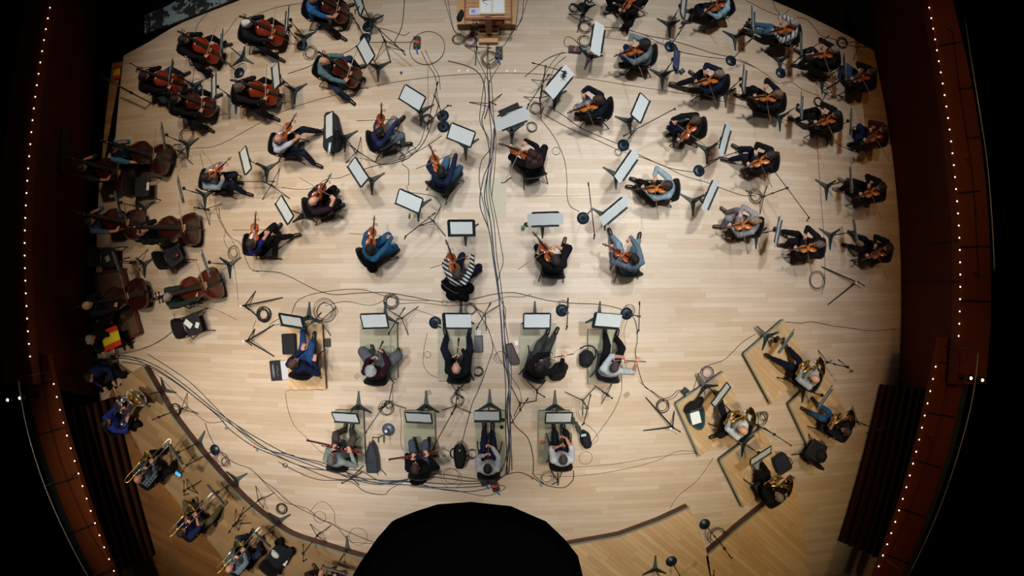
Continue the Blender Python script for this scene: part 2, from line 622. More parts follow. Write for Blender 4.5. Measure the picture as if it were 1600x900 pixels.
# little lamps along the parapets
M_LED = mat('#fff0dc', .5, emit=4.5)
LEDME = MB().lathe([(0, .012), (.008, .011), (.013, .004), (.014, 0), (.013, -.006), (0, -.008)], 12).mesh('parapet_light', M_LED, True)
def resample(P, n):
    d = [0]
    for a, b in zip(P, P[1:]): d.append(d[-1] + (b - a).length)
    out = []
    for k in range(n):
        s = d[-1] * k / (n - 1)
        j = max(i for i in range(len(d)) if d[i] <= s + 1e-9); j = min(j, len(P) - 2)
        t = (s - d[j]) / (d[j + 1] - d[j])
        out.append(P[j].lerp(P[j + 1], t))
    return out
def leds(pts, z, n, label, group):
    for p in resample(crom([W(a, b, z) for a, b in pts], 10), n):
        o = bpy.data.objects.new('parapet_light', LEDME)
        COL.objects.link(o)
        o.location = p
        tag(o, label, 'light', group)
leds([(78, 12), (65, 85), (54, 160), (46, 240), (40.5, 318), (38.5, 385), (40, 450), (43.5, 515), (47, 557)], ZB + .03, 30, 'small warm lamp in the row along the left balcony edge', 'lamps along the left balcony')
leds([(1452, 12), (1466, 90), (1480, 175), (1491, 265), (1498, 350), (1500.5, 430), (1499, 505), (1498, 525)], ZB + .03, 29, 'small warm lamp in the row along the right balcony edge', 'lamps along the right balcony')
leds([(84, 600), (98, 657), (115, 715), (133, 772), (153, 830), (178, 892)], ZC + .03, 16, 'small warm lamp on the lower left choir parapet', 'lamps on the lower left parapet')
leds([(1462, 573), (1447, 640), (1431, 708), (1412, 775), (1392, 835), (1373, 885)], ZC + .03, 18, 'small warm lamp on the lower right choir parapet', 'lamps on the lower right parapet')

# pair of round wall lamps beside each choir parapet
for (x, y, lb) in [(12, 625, 'outer round lamp glowing left of the lower left parapet'), (31, 622, 'inner round lamp glowing left of the lower left parapet'),
                   (1517, 591, 'inner round lamp glowing right of the lower right parapet'), (1535, 594, 'outer round lamp glowing right of the lower right parapet')]:
    p = W(x, y, 3.0)
    e = empty('round_lamp', lb, 'lamp', loc=p)
    MB().lathe([(.0, 0), (.06, 0), (.07, -.05), (.06, -.12), (0, -.12)]).build('lamp_housing', mat('#3a3022', .5, .6), e, True)
    MB().lathe([(0, .03), (.02, .025), (.03, 0), (0, -.001)]).build('bulb', mat('#fff3df', .5, emit=4), e, True)


# ------------------------------------------------------------ platforms
def platform(label, corners, z, top, side, name='riser_platform', nose=None, nose_idx=(), group=None):
    """a low platform; corners are where its top shows in the photograph"""
    P = [W(p[0], p[1], z) for p in corners]
    c = sum(P, Vector()) / len(P)
    e = empty(name, label, 'platform', group, loc=(c.x, c.y, 0))
    pl = [((p - c).x, (p - c).y) for p in P]
    area = sum(pl[i][0] * pl[(i + 1) % len(pl)][1] - pl[(i + 1) % len(pl)][0] * pl[i][1] for i in range(len(pl)))
    ccw = pl if area > 0 else pl[::-1]
    MB().prism(ccw, z - .03, z).build('deck', top, e)
    MB().prism([(x * .992, y * .992) for x, y in ccw], .001, z - .03).build('skirt', side, e)
    for i in nose_idx:
        a = pl[i]; b = pl[(i + 1) % len(pl)]
        MB().bar((a[0], a[1], z - .012), (b[0], b[1], z - .012), .035, .03).build('edge_strip', nose or M_NOSE, e)
    return e


M_GREY = wood_floor('grey_riser_top', '#a8a48c', '#9a967f', stain=.06, mortar='#9a967f')
M_SKIRT = mat('#6d5138', .6, grain=.1)
wr = [('wood topped riser under the leaning player with blue jeans', [(446, 507), (503, 506), (509, 608), (452, 609)], M_RISER),
      ('grey riser under the curly grey haired player in maroon', [(562, 506), (620, 506), (621, 592), (563, 593)], M_GREY),
      ('grey riser under the bald oboist in black suit', [(684, 507), (741, 507), (741, 594), (684, 595)], M_GREY),
      ('grey riser under the player in black with grey trousers', [(813, 507), (870, 506), (866, 594), (812, 593)], M_GREY),
      ('grey riser under the flautist in pale shirt', [(919, 515), (966, 514), (968, 598), (919, 601)], M_GREY),
      ('grey riser under the bassoonist in grey top', [(523, 641), (567, 641), (571, 726), (525, 727)], M_GREY),
      ('grey riser under the bassoonist in black top', [(630, 642), (679, 642), (680, 724), (632, 725)], M_GREY),
      ('grey riser under the dark haired clarinettist', [(742, 642), (789, 642), (789, 724), (744, 725)], M_GREY),
      ('grey riser beside the orange fruit under the clarinettist in white', [(842, 642), (891, 642), (895, 724), (842, 724)], M_GREY)]
for lb, c, m in wr:
    platform(lb, c, .15, m, M_SKIRT)
platform('wood riser with silver edge under the bald horn player', [(1163, 553), (1225, 499), (1268, 576), (1205, 631)], .2, M_RISER, M_FASCIA, nose_idx=(0, 3))
platform('wood riser with silver edge under the horn player in jeans', [(1233, 632), (1289, 577), (1323, 646), (1265, 701)], .2, M_RISER, M_FASCIA, nose_idx=(0, 3))
platform('wood riser under the white shirted horn player', [(1057, 631), (1131, 581), (1170, 663), (1093, 713)], .2, M_RISER, M_FASCIA, nose_idx=(0, 3))
platform('wood riser under the horn player in black', [(1125, 719), (1191, 669), (1228, 742), (1161, 793)], .2, M_RISER, M_FASCIA, nose_idx=(0, 3))
platform('large wood riser stretching out of the lower right corner', [(1103, 869), (1155, 824), (1205, 783), (1243, 746), (1251, 800), (1262, 870), (1270, 960), (1120, 960)], .3, M_RISER, M_FASCIA, nose_idx=(0, 1, 2))
platform('curved edged wood riser at bottom right of the black housing', [(860, 857), (890, 852), (968, 838), (1030, 815), (1077, 793), (1093, 830), (1107, 870), (1118, 960), (870, 960)], .3, M_RISER, M_FASCIA, nose_idx=(0, 1, 2, 3))
cv = crom([(222, 572), (236, 596), (262, 641), (298, 690), (336, 735), (378, 780), (420, 815), (455, 838), (500, 853), (545, 867), (620, 887)], 3)
cvp = [(p[0], p[1]) for p in [tuple(q) for q in crom([Vector((a, b, 0)) for a, b in [(222, 572), (236, 596), (262, 641), (298, 690), (336, 735), (378, 780), (420, 815), (455, 838), (500, 853), (545, 867), (620, 887)]], 3)]]
platform('long curved wood riser of the low brass at the lower left', cvp + [(640, 965), (430, 965), (352, 876), (292, 803), (252, 754), (222, 710), (196, 660), (180, 610), (196, 588)], .3, M_RISER_L, M_FASCIA, nose_idx=tuple(range(len(cvp) - 1)), name='curved_riser')
for (x, y) in [(558, 588), (669, 614), (979, 617)]:
    v = W(x, y, .002); struct(MB().box((v.x, v.y, .002), (.13, .10, .003), Matrix.Rotation(.6, 3, 'Z')).build('floor_patch', mat('#a08d78', .5)))
# dark red low frame under the bass at the far left
P = [W(x, y, .12) for x, y in [(193, 423), (221, 519), (192, 531)]]
e = empty('bass_podium', 'dark red low podium under the standing bass player', 'podium')
pd = [W2(p, .12) for p in [(150, 428), (193, 421), (221, 520), (165, 545)]]
MB().prism(pd[::-1], 0.001, .12).build('podium_deck', mat('#5d4634', .6, grain=.15, gscale=5), e)
for a, b in zip(pd, pd[1:] + pd[:1]):
    MB().bar((a[0], a[1], .13), (b[0], b[1], .13), .06, .05).build('podium_rim', mat('#5a1d12', .5), e)

# trap door
tp = [W2(p, .006) for p in [(755, 281), (791, 281), (791, 339), (755, 339)]]
e = empty('trap_door', 'pale grey trap door panel set in floor beside the cable run', 'trap door')
MB().prism(tp[::-1], .001, .006).build('door_panel', mat('#b3ab93', .5, grain=.06), e)
p = W(789, 318, .01); MB().box(p, (.03, .012, .004)).build('finger_latch', mat('#8d8d86', .5, .3), e)
# small steel floor sockets
for x, wh in ((717, 'leftmost'), (731, 'second from left'), (792, 'third from left'), (805, 'rightmost')):
    o = MB().lathe([(0, .001), (.022, .001), (.022, .006), (.016, .008), (0, .008)], 16, W(x, 110.5, 0)).build('floor_socket', mat('#f2ede4', .4, .2), None, True)
    tag(o, 'small round pale floor socket before the podium, ' + wh + ' of four', 'floor socket', 'floor sockets before the podium')

# conductor podium with slatted desk
def podium():
    e = empty('conductor_podium', 'pale wooden conductor podium with step at the top edge', 'podium')
    mt = mat('#c79a66', .5, grain=.1, gscale=6); ms = mat('#96592c', .5, grain=.12, gscale=6)
    c = [W2(p, .3) for p in [(714, 38), (806, 38), (806, -60), (714, -60)]]
    MB().prism(c[::-1], .27, .3).build('deck', mt, e)
    MB().prism(c[::-1], .001, .27).build('plinth', ms, e)
    c = [W2(p, .15) for p in [(748, 66), (778, 66), (778, 44), (748, 44)]]
    MB().prism(c, .001, .15).build('step', mt, e)
    return e
podium()
def desk():
    e = empty('conductor_desk', 'slatted wooden conductor desk on the podium under the open score', 'desk')
    z = 1.0
    a = W(726, 30, z); b = W(799, -45, z)
    m = mat('#8d3b22', .5); mp = mat('#b98d5e', .5)
    y0, y1 = a.y, b.y
    MB().bar((a.x, y0, z), (b.x, y0, z), .03, .03).build('front_rail', m, e)
    MB().bar((a.x, y0, z), (a.x, y1, z), .03, .03).build('side_rail', m, e)
    MB().bar((b.x, y0, z), (b.x, y1, z), .03, .03).build('side_rail', m, e)
    for k in range(13):
        y = y0 + (k + .6) * (y1 - y0) / 13
        MB().bar((a.x + .01, y, z - .006), (b.x - .01, y, z - .006), .035, .012).build('slat', mp, e)
    MB().bar(((a.x + b.x) / 2, y0 + .02, .3), ((a.x + b.x) / 2, y0 + .02, z), .13, .06, up=(0, 1, 0)).build('column', m, e)
    MB().bar(((a.x + b.x) / 2 - .2, y0 + .1, .33), ((a.x + b.x) / 2 + .2, y0 + .1, .33), .08, .05).build('foot', m, e)
    return z
zd = desk()
# ============================================================ PROTOTYPES
M_STEEL = mat('#16191a', .45, .3)
M_STAND = mat('#1b2b2b', .55)
M_CHAIR = mat('#0d0d0f', .6)
M_CHAIRS = mat('#12131a', .75, grain=.2, gscale=60)
M_EBONY = mat('#0c0a09', .35)


# ---- music stand (origin on the floor under the post; the player sits at -Y)
def make_music_stand():
    e = empty('music_stand')
    b = MB()
    for k in range(3):
        a = math.radians(90 + 120 * k)
        d = Vector((math.cos(a), math.sin(a), 0)); s_ = Vector((-d.y, d.x, 0))
        pts = []
        for (r, w, z) in [(.015, .048, .075), (.09, .036, .06), (.19, .024, .032), (.30, .017, .012)]:
            pts.append((d * r, w, z))
        vs = []
        for (c, w, z) in pts:
            vs += [c + s_ * w + Vector((0, 0, z)), c - s_ * w + Vector((0, 0, z)), c - s_ * w + Vector((0, 0, max(z - .02, 0))), c + s_ * w + Vector((0, 0, max(z - .02, 0)))]
        fs = [(0, 1, 2, 3)]
        for i in range(3):
            for q in range(4):
                l = (q + 1) % 4
                fs.append((i * 4 + q, i * 4 + l, i * 4 + 4 + l, i * 4 + 4 + q))
        fs.append((15, 14, 13, 12))
        mb = MB(); mb.add(vs, fs)
        mb.build('base_leg', M_STAND, e, bevel=.003)
    MB().lathe([(.001, .05), (.03, .05), (.032, .08), (.02, .12), (.016, .14), (.001, .14)], 14).build('hub', M_STAND, e, True)
    MB().tube([(0, 0, .1), (0, 0, .68)], .0125, 10).tube([(0, 0, .66), (0, 0, 1.04)], .009, 10).build('post', M_STEEL, e, True)
    dk = MB()
    wx, hy, r = .255, .165, .03
    pl = [(-wx + r, hy), (-wx, hy - r), (-wx, -hy), (wx, -hy), (wx, hy - r), (wx - r, hy)]
    dk.prism(pl, -.004, .004)
    dk.box((0, -hy - .002, .028), (2 * wx, .006, .06))
    dk.box((0, hy - .004, .009), (2 * wx - .06, .008, .014)).box((-wx + .004, -.01, .009), (.008, 2 * hy - .06, .014)).box((wx - .004, -.01, .009), (.008, 2 * hy - .06, .014))
    d = dk.build('desk', M_STAND, e)
    d.location = (0, -.02, 1.10); d.rotation_euler = (math.radians(38), 0, 0)
    MB().box((0, .02, 1.05), (.05, .05, .06)).tube([(-.04, .02, 1.05), (.04, .02, 1.05)], .012).build('tilt_knob', M_STEEL, e)
    return e


# ---- orchestra chair (faces +Y)
def make_chair():
    e = empty('orchestra_chair')
    s_ = MB()
    vs = []; fs = []
    prof = [(.20, .445, .19), (.215, .46, .205), (.10, .463, .22), (-.08, .452, .215), (-.19, .462, .19)]
    for (y, z, hw) in prof:
        for t in (-1, -.5, 0, .5, 1):
            vs.append((hw * t, y, z + .018 * t * t))
    n = len(vs)
    vs += [(x, y, z - .028) for (x, y, z) in vs]
    for i in range(len(prof) - 1):
        for k in range(4):
            a = i * 5 + k
            fs.append((a, a + 1, a + 6, a + 5)); fs.append((n + a + 5, n + a + 6, n + a + 1, n + a))
    for i in range(len(prof) - 1):
        a = i * 5
        fs.append((a + 5, n + a + 5, n + a, a)); fs.append((a + 4, n + a + 4, n + a + 9, a + 9))
    for k in range(4):
        fs.append((k + 1, k, n + k, n + k + 1)); a = (len(prof) - 1) * 5 + k
        fs.append((a, a + 1, n + a + 1, n + a))
    s_.add(vs, fs)
    s_.build('seat', M_CHAIRS, e, True, bevel=.006)
    vs = []; fs = []
    prof = [(-.190, .485, .17), (-.215, .56, .20), (-.235, .66, .225), (-.262, .78, .22), (-.28, .86, .185)]
    for (y, z, hw) in prof:
        for t in (-1, -.5, 0, .5, 1):
            vs.append((hw * t, y + .03 * t * t, z))
    n = len(vs)
    vs += [(x, y - .022, z) for (x, y, z) in vs]
    for i in range(len(prof) - 1):
        for k in range(4):
            a = i * 5 + k
            fs.append((a, a + 1, a + 6, a + 5)); fs.append((n + a + 5, n + a + 6, n + a + 1, n + a))
        a = i * 5
        fs.append((a + 5, n + a + 5, n + a, a)); fs.append((a + 4, n + a + 4, n + a + 9, a + 9))
    for k in range(4):
        fs.append((k + 1, k, n + k, n + k + 1)); a = (len(prof) - 1) * 5 + k
        fs.append((a, a + 1, n + a + 1, n + a))
    MB().add(vs, fs).build('backrest', M_CHAIR, e, True, bevel=.006)
    for sx in (-1, 1):
        MB().tube([(sx * .20, .15, .435), (sx * .235, .24, .22), (sx * .25, .27, .008)], .0115, 8).build('leg', M_CHAIR, e, True)
        MB().tube([(sx * .20, -.12, .435), (sx * .23, -.24, .22), (sx * .245, -.33, .008)], .0115, 8).build('leg', M_CHAIR, e, True)
        MB().tube([(sx * .20, .16, .435), (sx * .205, -.12, .435), (sx * .212, -.20, .50), (sx * .205, -.245, .70)], .011, 8).build('side_frame', M_CHAIR, e, True)
    return e


# ---- bass stool
def make_stool():
    e = empty('bass_stool')
    MB().lathe([(0, .66), (.15, .66), (.175, .68), (.175, .70), (.15, .72), (0, .72)], 24).build('seat', M_CHAIRS, e, True)
    for k in range(4):
        a = math.radians(45 + 90 * k)
        MB().tube([(math.cos(a) * .11, math.sin(a) * .11, .66), (math.cos(a) * .23, math.sin(a) * .23, .006)], .013).build('leg', M_CHAIR, e, True)
    MB().tube([(math.cos(t / 16 * 2 * math.pi) * .19, math.sin(t / 16 * 2 * math.pi) * .19, .25) for t in range(16)], .009, 8, closed=True).build('foot_ring', M_CHAIR, e, True)
    return e


# ---- bowed instruments: body from y=0 (end button) to L, belly towards +Z
SPEC = {
    # L body, half width upper, waist, lower, rib, neck-to-scroll, total
    'violin': dict(L=.357, u=.084, c=.056, l=.104, rib=.034, T=.60, nut=.50, s=1.0, shoulder=0),
    'cello': dict(L=.755, u=.172, c=.118, l=.22, rib=.12, T=1.22, nut=1.04, s=2.1, shoulder=0),
    'bass': dict(L=1.12, u=.255, c=.18, l=.34, rib=.20, T=1.82, nut=1.52, s=3.1, shoulder=1),
}


def make_bowed(kind, varnish, name):
    S = SPEC[kind]; L = S['L']; s = S['s']
    mv = mat(varnish, .30, spec=.6, grain=.18, gscale=9 / s, coat=.5)
    e = empty(name)
    if S['shoulder']:
        prof = [(0, 0), (.01, .55 * S['l']), (.04, .85 * S['l']), (.12, S['l']), (.22, S['l'] * .99), (.33, .86 * S['l']), (.42, S['c'] * 1.12), (.46, S['c']), (.52, S['c'] * 1.02), (.57, S['c'] * 1.15), (.65, S['u'] * .98), (.72, S['u']), (.80, S['u'] * .85), (.88, S['u'] * .52), (.95, S['u'] * .28), (1, .12 * S['u'])]
    else:
        prof = [(0, 0), (.006, .5 * S['l']), (.04, .80 * S['l']), (.12, .97 * S['l']), (.19, S['l']), (.28, .96 * S['l']), (.36, .86 * S['l']), (.395, .82 * S['l']), (.42, S['c'] * 1.1), (.48, S['c']), (.55, S['c'] * 1.02), (.61, S['c'] * 1.2), (.635, S['u'] * .93), (.72, S['u'] * .99), (.80, S['u']), (.88, S['u'] * .92), (.95, S['u'] * .66), (.99, S['u'] * .34), (1, .1 * S['u'])]
    pts = [(w, y * L) for y, w in prof] + [(-w, y * L) for y, w in prof[::-1][:-1]]
    n = len(pts)
    cy = L * .48
    h = S['rib'] / 2
    a = .018 * s
    rings = []
    for (k, z) in [(0.02, -h - a * 1.0), (.55, -h - a * .85), (.85, -h - a * .25), (1.0, -h), (1.0, h), (.85, h + a * .25), (.55, h + a * .85), (.02, h + a)]:
        rings.append([(x * k, cy + (y - cy) * k, z) for x, y in pts])
    vs = [v for r in rings for v in r]
    fs = []
    for i in range(len(rings) - 1):
        for k in range(n):
            l = (k + 1) % n
            fs.append((i * n + k, i * n + l, (i + 1) * n + l, (i + 1) * n + k))
    fs.append(tuple(range(n - 1, -1, -1))); fs.append(tuple((len(rings) - 1) * n + k for k in range(n)))
    body = MB().add(vs, fs).build('body', mv, e, True)
    hz = h + a
    T = S['T']
    nk = MB()
    nk.tube([(0, L * .96, hz * .5), (0, L + .03 * s, hz * .6), (0, S['nut'], hz * .75)], [.016 * s, .011 * s, .0095 * s], 8)
    nk.bar((0, S['nut'], hz * .72), (0, T - .03 * s, hz * .45), .020 * s, .018 * s)
    sc = []
    for t in range(14):
        an = t / 13 * 2.6 * math.pi
        rr = .017 * s * (1 - t / 18)
        sc.append((0, T - .015 * s + rr * math.sin(an) * .9, hz * .35 - .004 * s + rr * math.cos(an)))
    nk.tube(sc, .008 * s, 8)
    nko = nk.build('neck', mat('#4a2211' if kind == 'violin' else '#2a120b', .35, coat=.3), e, True)
    fb = MB()
    fw = .020 * s
    vs = []
    for (y, wv, z) in [(L * .60, fw * 1.05, hz + .013 * s), (S['nut'], fw * .62, hz * .8 + .006 * s)]:
        vs += [(-wv, y, z), (0, y, z + .004 * s), (wv, y, z), (wv, y, z - .007 * s), (-wv, y, z - .007 * s)]
    fb.add(vs, [(0, 1, 6, 5), (1, 2, 7, 6), (2, 3, 8, 7), (3, 4, 9, 8), (4, 0, 5, 9), (4, 3, 2, 1, 0), (5, 6, 7, 8, 9)])
    fb.build('fingerboard', M_EBONY, e)
    br = MB(); by = L * .455
    br.box((0, by, hz + .010 * s), (.040 * s, .005 * s, .026 * s))
    br.build('bridge', mat('#d9b98a', .5), e)
    tp = MB()
    tp.add([(-.010 * s, L * .40, hz + .006 * s), (.010 * s, L * .40, hz + .006 * s), (.022 * s, L * .40, hz + .010 * s), (-.022 * s, L * .40, hz + .010 * s),
            (-.005 * s, .01 * s, hz * .9), (.005 * s, .01 * s, hz * .9), (.010 * s, .01 * s, hz * .9 + .006 * s), (-.010 * s, .01 * s, hz * .9 + .006 * s)],
           [(3, 2, 1, 0), (4, 5, 6, 7), (0, 1, 5, 4), (1, 2, 6, 5), (2, 3, 7, 6), (3, 0, 4, 7)])
    tp.build('tailpiece', M_EBONY, e)
    for sx in (-1, 1):
        f = MB()
        f.tube([(sx * .030 * s, by + .035 * s, hz - a * .22), (sx * .038 * s, by + .018 * s, hz - a * .30), (sx * .040 * s, by - .018 * s, hz - a * .32), (sx * .050 * s, by - .032 * s, hz - a * .45)], .0032 * s, 6)
        f.build('f_hole', M_EBONY, e)
        for q in (0, 1):
            pg = MB(); y = S['nut'] + (.014 + .024 * q + (.012 if sx > 0 else 0)) * s
            pg.tube([(0, y, hz * .6), (sx * .026 * s, y, hz * .6), (sx * .036 * s, y, hz * .6)], [.004 * s, .004 * s, .009 * s], 6)
            pg.build('peg', M_EBONY, nko)
    if kind != 'violin':
        st = MB()
        st.tube([(0, 0, 0), (0, -(.34 if kind == 'cello' else .2), 0)], .006)
        st.build('endpin', mat('#9a9a9a', .3, 1), e)
        for k in (-1.5, -.5, .5, 1.5):
            MB().tube([(k * .009 * s, .02 * s + L * .05, hz + .006 * s), (k * .008 * s, by, hz + .026 * s), (k * .004 * s, S['nut'], hz * .8 + .010 * s)], .0016, 4).build('string', mat('#b8b0a0', .3, .8), e)
    else:
        MB().ell((-.035, .018, hz + .010), (.034, .026, .007)).build('chin_rest', M_EBONY, e, True)
    return e


def make_bow(name, L, stick='#7a4a24', thick=.0042):
    """frog at the origin, tip along +Y, hair towards -Z"""
    e = empty(name)
    MB().tube([(0, -.02, .012), (0, L * .3, .006), (0, L * .6, .004), (0, L - .01, .012), (0, L, .006)], [thick * 1.3, thick * 1.1, thick, thick, thick * 1.1], 6).build('stick', mat(stick, .4, coat=.3), e, True)
    MB().bar((0, .03, -.010), (0, L - .005, -.008), .010, .002).build('bow_hair', mat('#d8d2c4', .6), e)
    MB().box((0, .012, -.002), (.012, .045, .022)).build('frog', M_EBONY, e)
    return e


# ---- winds
def make_oboe(name, L=.62, key='#d9d9d9', bell=.024):
    e = empty(name)   # mouth at origin, bell along +Y
    bd = MB().tube([(0, .05, 0), (0, .06, 0), (0, L * .5, 0), (0, L * .88, 0), (0, L * .95, 0), (0, L, 0)], [.006, .010, .012, .014, .019, bell], 12).build('body', mat('#100e0e', .3), e, True)
    MB().tube([(0, -.005, 0), (0, .055, 0)], [.003, .0035], 6).build('mouthpiece', mat('#c9b48a', .5), e, True)
    for k in range(9):
        y = L * (.16 + .08 * k)
        MB().lathe([(0, 0), (.009, 0), (.009, .004), (0, .005)], 10, (0, y, .011)).build('key', mat(key, .2, 1), bd, True)
    MB().tube([(.012, L * .15, .006), (.012, L * .85, .008)], .002, 6).build('key_rod', mat(key, .2, 1), e)
    return e


def make_flute():
    e = empty('flute')
    m = mat('#e4e6e6', .15, 1)
    MB().tube([(0, -.04, 0), (0, .62, 0)], .0105, 12).build('body', m, e, True)
    MB().ell((0, .02, .009), (.012, .018, .005)).build('lip_plate', m, e, True)
    for k in range(12):
        MB().lathe([(0, 0), (.008, 0), (.008, .004), (0, .005)], 10, (0, .19 + .034 * k, .009)).build('key', m, e, True)
    return e


def make_bassoon():
    e = empty('bassoon')  # boot at origin, bell along +Y
    m = mat('#6e1710', .25, coat=.6)
    k = mat('#d5d5d5', .2, 1)
    MB().tube([(0, 0, 0), (0, .02, 0), (0, .42, 0)], [.030, .034, .032], 14).build('boot_joint', m, e, True)
    MB().tube([(.012, .42, 0), (.012, 1.20, 0), (.012, 1.24, 0), (.012, 1.29, 0)], [.021, .018, .021, .024], 12).build('long_joint', m, e, True)
    MB().tube([(-.022, .42, .004), (-.022, .92, .004)], [.014, .011], 10).build('wing_joint', m, e, True)
    MB().tube([(.012, 1.285, 0), (.012, 1.30, 0)], .026, 12).build('bell_ring', mat('#e9dfc8', .4), e, True)
    MB().tube([(-.022, .92, .004), (-.024, .97, .02), (-.04, .96, .10), (-.06, .90, .20), (-.062, .88, .26)], .004, 6).build('crook', k, e, True)
    for q in range(12):
        MB().lathe([(0, 0), (.013, 0), (.012, .006), (0, .008)], 10, (.004 * (-1) ** q, .06 + .085 * q, .030 if q < 5 else .018)).build('key', k, e, True)
    return e


def torus_pts(R, c=(0, 0, 0), a0=0, a1=2 * math.pi, n=24, rz=1.0):
    return [Vector((c[0] + R * math.cos(a0 + (a1 - a0) * i / n), c[1], c[2] + rz * R * math.sin(a0 + (a1 - a0) * i / n))) for i in range(n + 1)]


def make_horn():
    """coil in the XZ plane, bell opening towards -X -Y"""
    e = empty('french_horn')
    m = mat('#c9ab58', .26, 1)
    MB().tube(torus_pts(.135)[:-1], .010, 8, closed=True).build('outer_coil', m, e, True)
    MB().tube(torus_pts(.105, (0, .02, 0))[:-1], .008, 8, closed=True).build('inner_coil', m, e, True)
    MB().tube(torus_pts(.07, (.01, .035, .01))[:-1], .007, 8, closed=True).build('inner_coil', m, e, True)
    bt = crom([Vector(p) for p in [(-.05, .0, .135), (-.13, .0, .10), (-.17, -.01, .0), (-.14, -.03, -.11), (-.05, -.07, -.17), (.04, -.12, -.19)]], 4)
    rs = [.012 + .022 * i / (len(bt) - 1) for i in range(len(bt))]
    ax = Vector((.83, -.55, -.05)).normalized()
    MB().tube(bt, rs, 20).lathe([(.033, -.01), (.040, .03), (.054, .065), (.078, .095), (.115, .118), (.150, .130), (.153, .133), (.148, .134), (.112, .123), (.074, .100), (.050, .068), (.034, .02), (.0, .015)], 28, bt[-1], frame(ax, (0, 0, 1)) @ Matrix.Rotation(math.radians(-90), 3, 'X')).build('bell', m, e, True)
    for k in range(4):
        MB().tube([(-.05 + .032 * k, .0, -.03), (-.05 + .032 * k, .055, -.03)], .013, 10).build('valve', m, e, True)
        MB().bar((-.05 + .032 * k, .06, .0), (-.05 + .032 * k, .06, .055), .016, .004, up=(0, 1, 0)).build('valve_lever', mat('#e0e0e0', .2, 1), e)
    RR = Matrix.Rotation(math.radians(-32), 4, 'X') @ Matrix.Rotation(math.radians(-38), 4, 'Y')
    for c_ in [o for o in bpy.data.objects if o.parent == e]: c_.data.transform(RR)
    MB().tube([(-.05, .06, .04), (-.07, .0, .09), (-.085, -.07, .135), (-.09, -.085, .145)], [.006, .005, .004, .010], 8).build('leadpipe', m, e, True)
    return e


def make_trombone():
    """mouthpiece at origin, slide along +Y, bell section on -X side"""
    e = empty('trombone')
    m = mat('#d8c078', .3, 1); ms = mat('#f0f0ec', .3, 1)
    MB().tube([(0, -.01, 0), (0, .06, 0)], [.012, .006], 10).build('mouthpiece', ms, e, True)
    MB().tube([(0, .05, 0), (0, .95, 0), (-.01, .985, 0), (-.045, 1.0, 0), (-.08, .985, 0), (-.09, .95, 0), (-.09, .18, 0)], .012, 10).build('slide', ms, e, True)
    MB().tube([(0, .16, 0), (-.09, .16, 0)], .008, 8).build('slide_brace', ms, e, True)
    MB().tube([(0, .34, 0), (-.09, .34, 0)], .008, 8).build('slide_brace', ms, e, True)
    MB().tube([(-.09, .18, 0), (-.10, .0, .0), (-.10, -.30, .0), (-.115, -.37, .0), (-.15, -.39, .0), (-.185, -.37, .0), (-.20, -.30, .0), (-.20, .10, 0), (-.20, .30, 0)],
              [.009, .010, .010, .011, .011, .012, .013, .018, .030], 20).lathe([(.030, 0), (.038, .05), (.052, .09), (.076, .12), (.105, .14), (.109, .143), (.104, .144), (.073, .125), (.048, .092), (.034, .05), (0, .0)], 28, (-.20, .295, 0), Matrix.Rotation(math.radians(-90), 3, 'X')).build('bell_section', m, e, True)
    MB().tube([(-.10, -.10, 0), (-.20, -.10, 0)], .007, 8).build('bell_brace', m, e, True)
    MB().lathe([(0, -.02), (.04, -.02), (.042, 0), (.04, .02), (0, .02)], 14, (-.10, -.16, -.05)).build('trigger_valve', m, e, True)
    return e


def make_tuba():
    """bell opening straight up above the origin, coils beside it"""
    e = empty('tuba')
    m = mat('#e6e8ea', .34, 1); mg = mat('#e4c88c', .36, 1)
    prof = [(.05, -.30), (.055, -.10), (.065, .10), (.085, .26), (.125, .38), (.19, .455), (.225, .475), (.228, .482), (.222, .486)]
    inner = [(.185, .462), (.115, .385), (.075, .26), (.052, .10), (.02, .0), (0, -.01)]
    MB().lathe(prof + inner[:1], 32, caps=(True, False)).build('bell', m, e, True)
    MB().lathe([(.19, .4655)] + inner, 32, caps=(False, True)).build('bell_throat', mg, e, True)
    MB().tube(torus_pts(.226, (0, 0, 0))[:-1], .007, 8, closed=True).build('bell_rim', m, e, True)
    e_r = [o for o in bpy.data.objects if o.parent == e and o.name.startswith('bell_rim')][0]
    e_r.location = (0, 0, .478); e_r.rotation_euler = (math.pi / 2, 0, 0)
    MB().tube(crom([Vector(p) for p in [(0, 0, -.28), (-.02, 0, -.40), (-.12, 0, -.46), (-.24, .0, -.40), (-.27, 0, -.25), (-.27, 0, .10), (-.24, .02, .24), (-.14, .04, .26), (-.11, .05, .16)]], 4), [.055 - .03 * i / 32 for i in range(33)], 16).build('main_bow', m, e, True)
    MB().tube(crom([Vector(p) for p in [(-.11, .06, .18), (-.12, .09, -.15), (-.20, .10, -.22), (-.26, .09, -.1), (-.25, .09, .12), (-.16, .10, .18)]], 4), .020, 12).build('tuning_coil', m, e, True)
    MB().tube(crom([Vector(p) for p in [(-.34, .0, -.1), (-.36, .0, .10), (-.30, -.02, .20), (-.22, -.05, .18), (-.2, -.07, .0)]], 4), .022, 12).build('tuning_coil', m, e, True)
    for k in range(4):
        MB().tube([(-.16 - .045 * k, -.10, -.06), (-.16 - .045 * k, -.10, .12), (-.16 - .045 * k, -.10, .15)], [.019, .019, .012], 12).build('valve', m, e, True)
    MB().tube([(-.11, .05, .2), (-.14, -.12, .30), (-.10, -.2, .34)], [.01, .007, .014], 10).build('leadpipe', m, e, True)
    return e


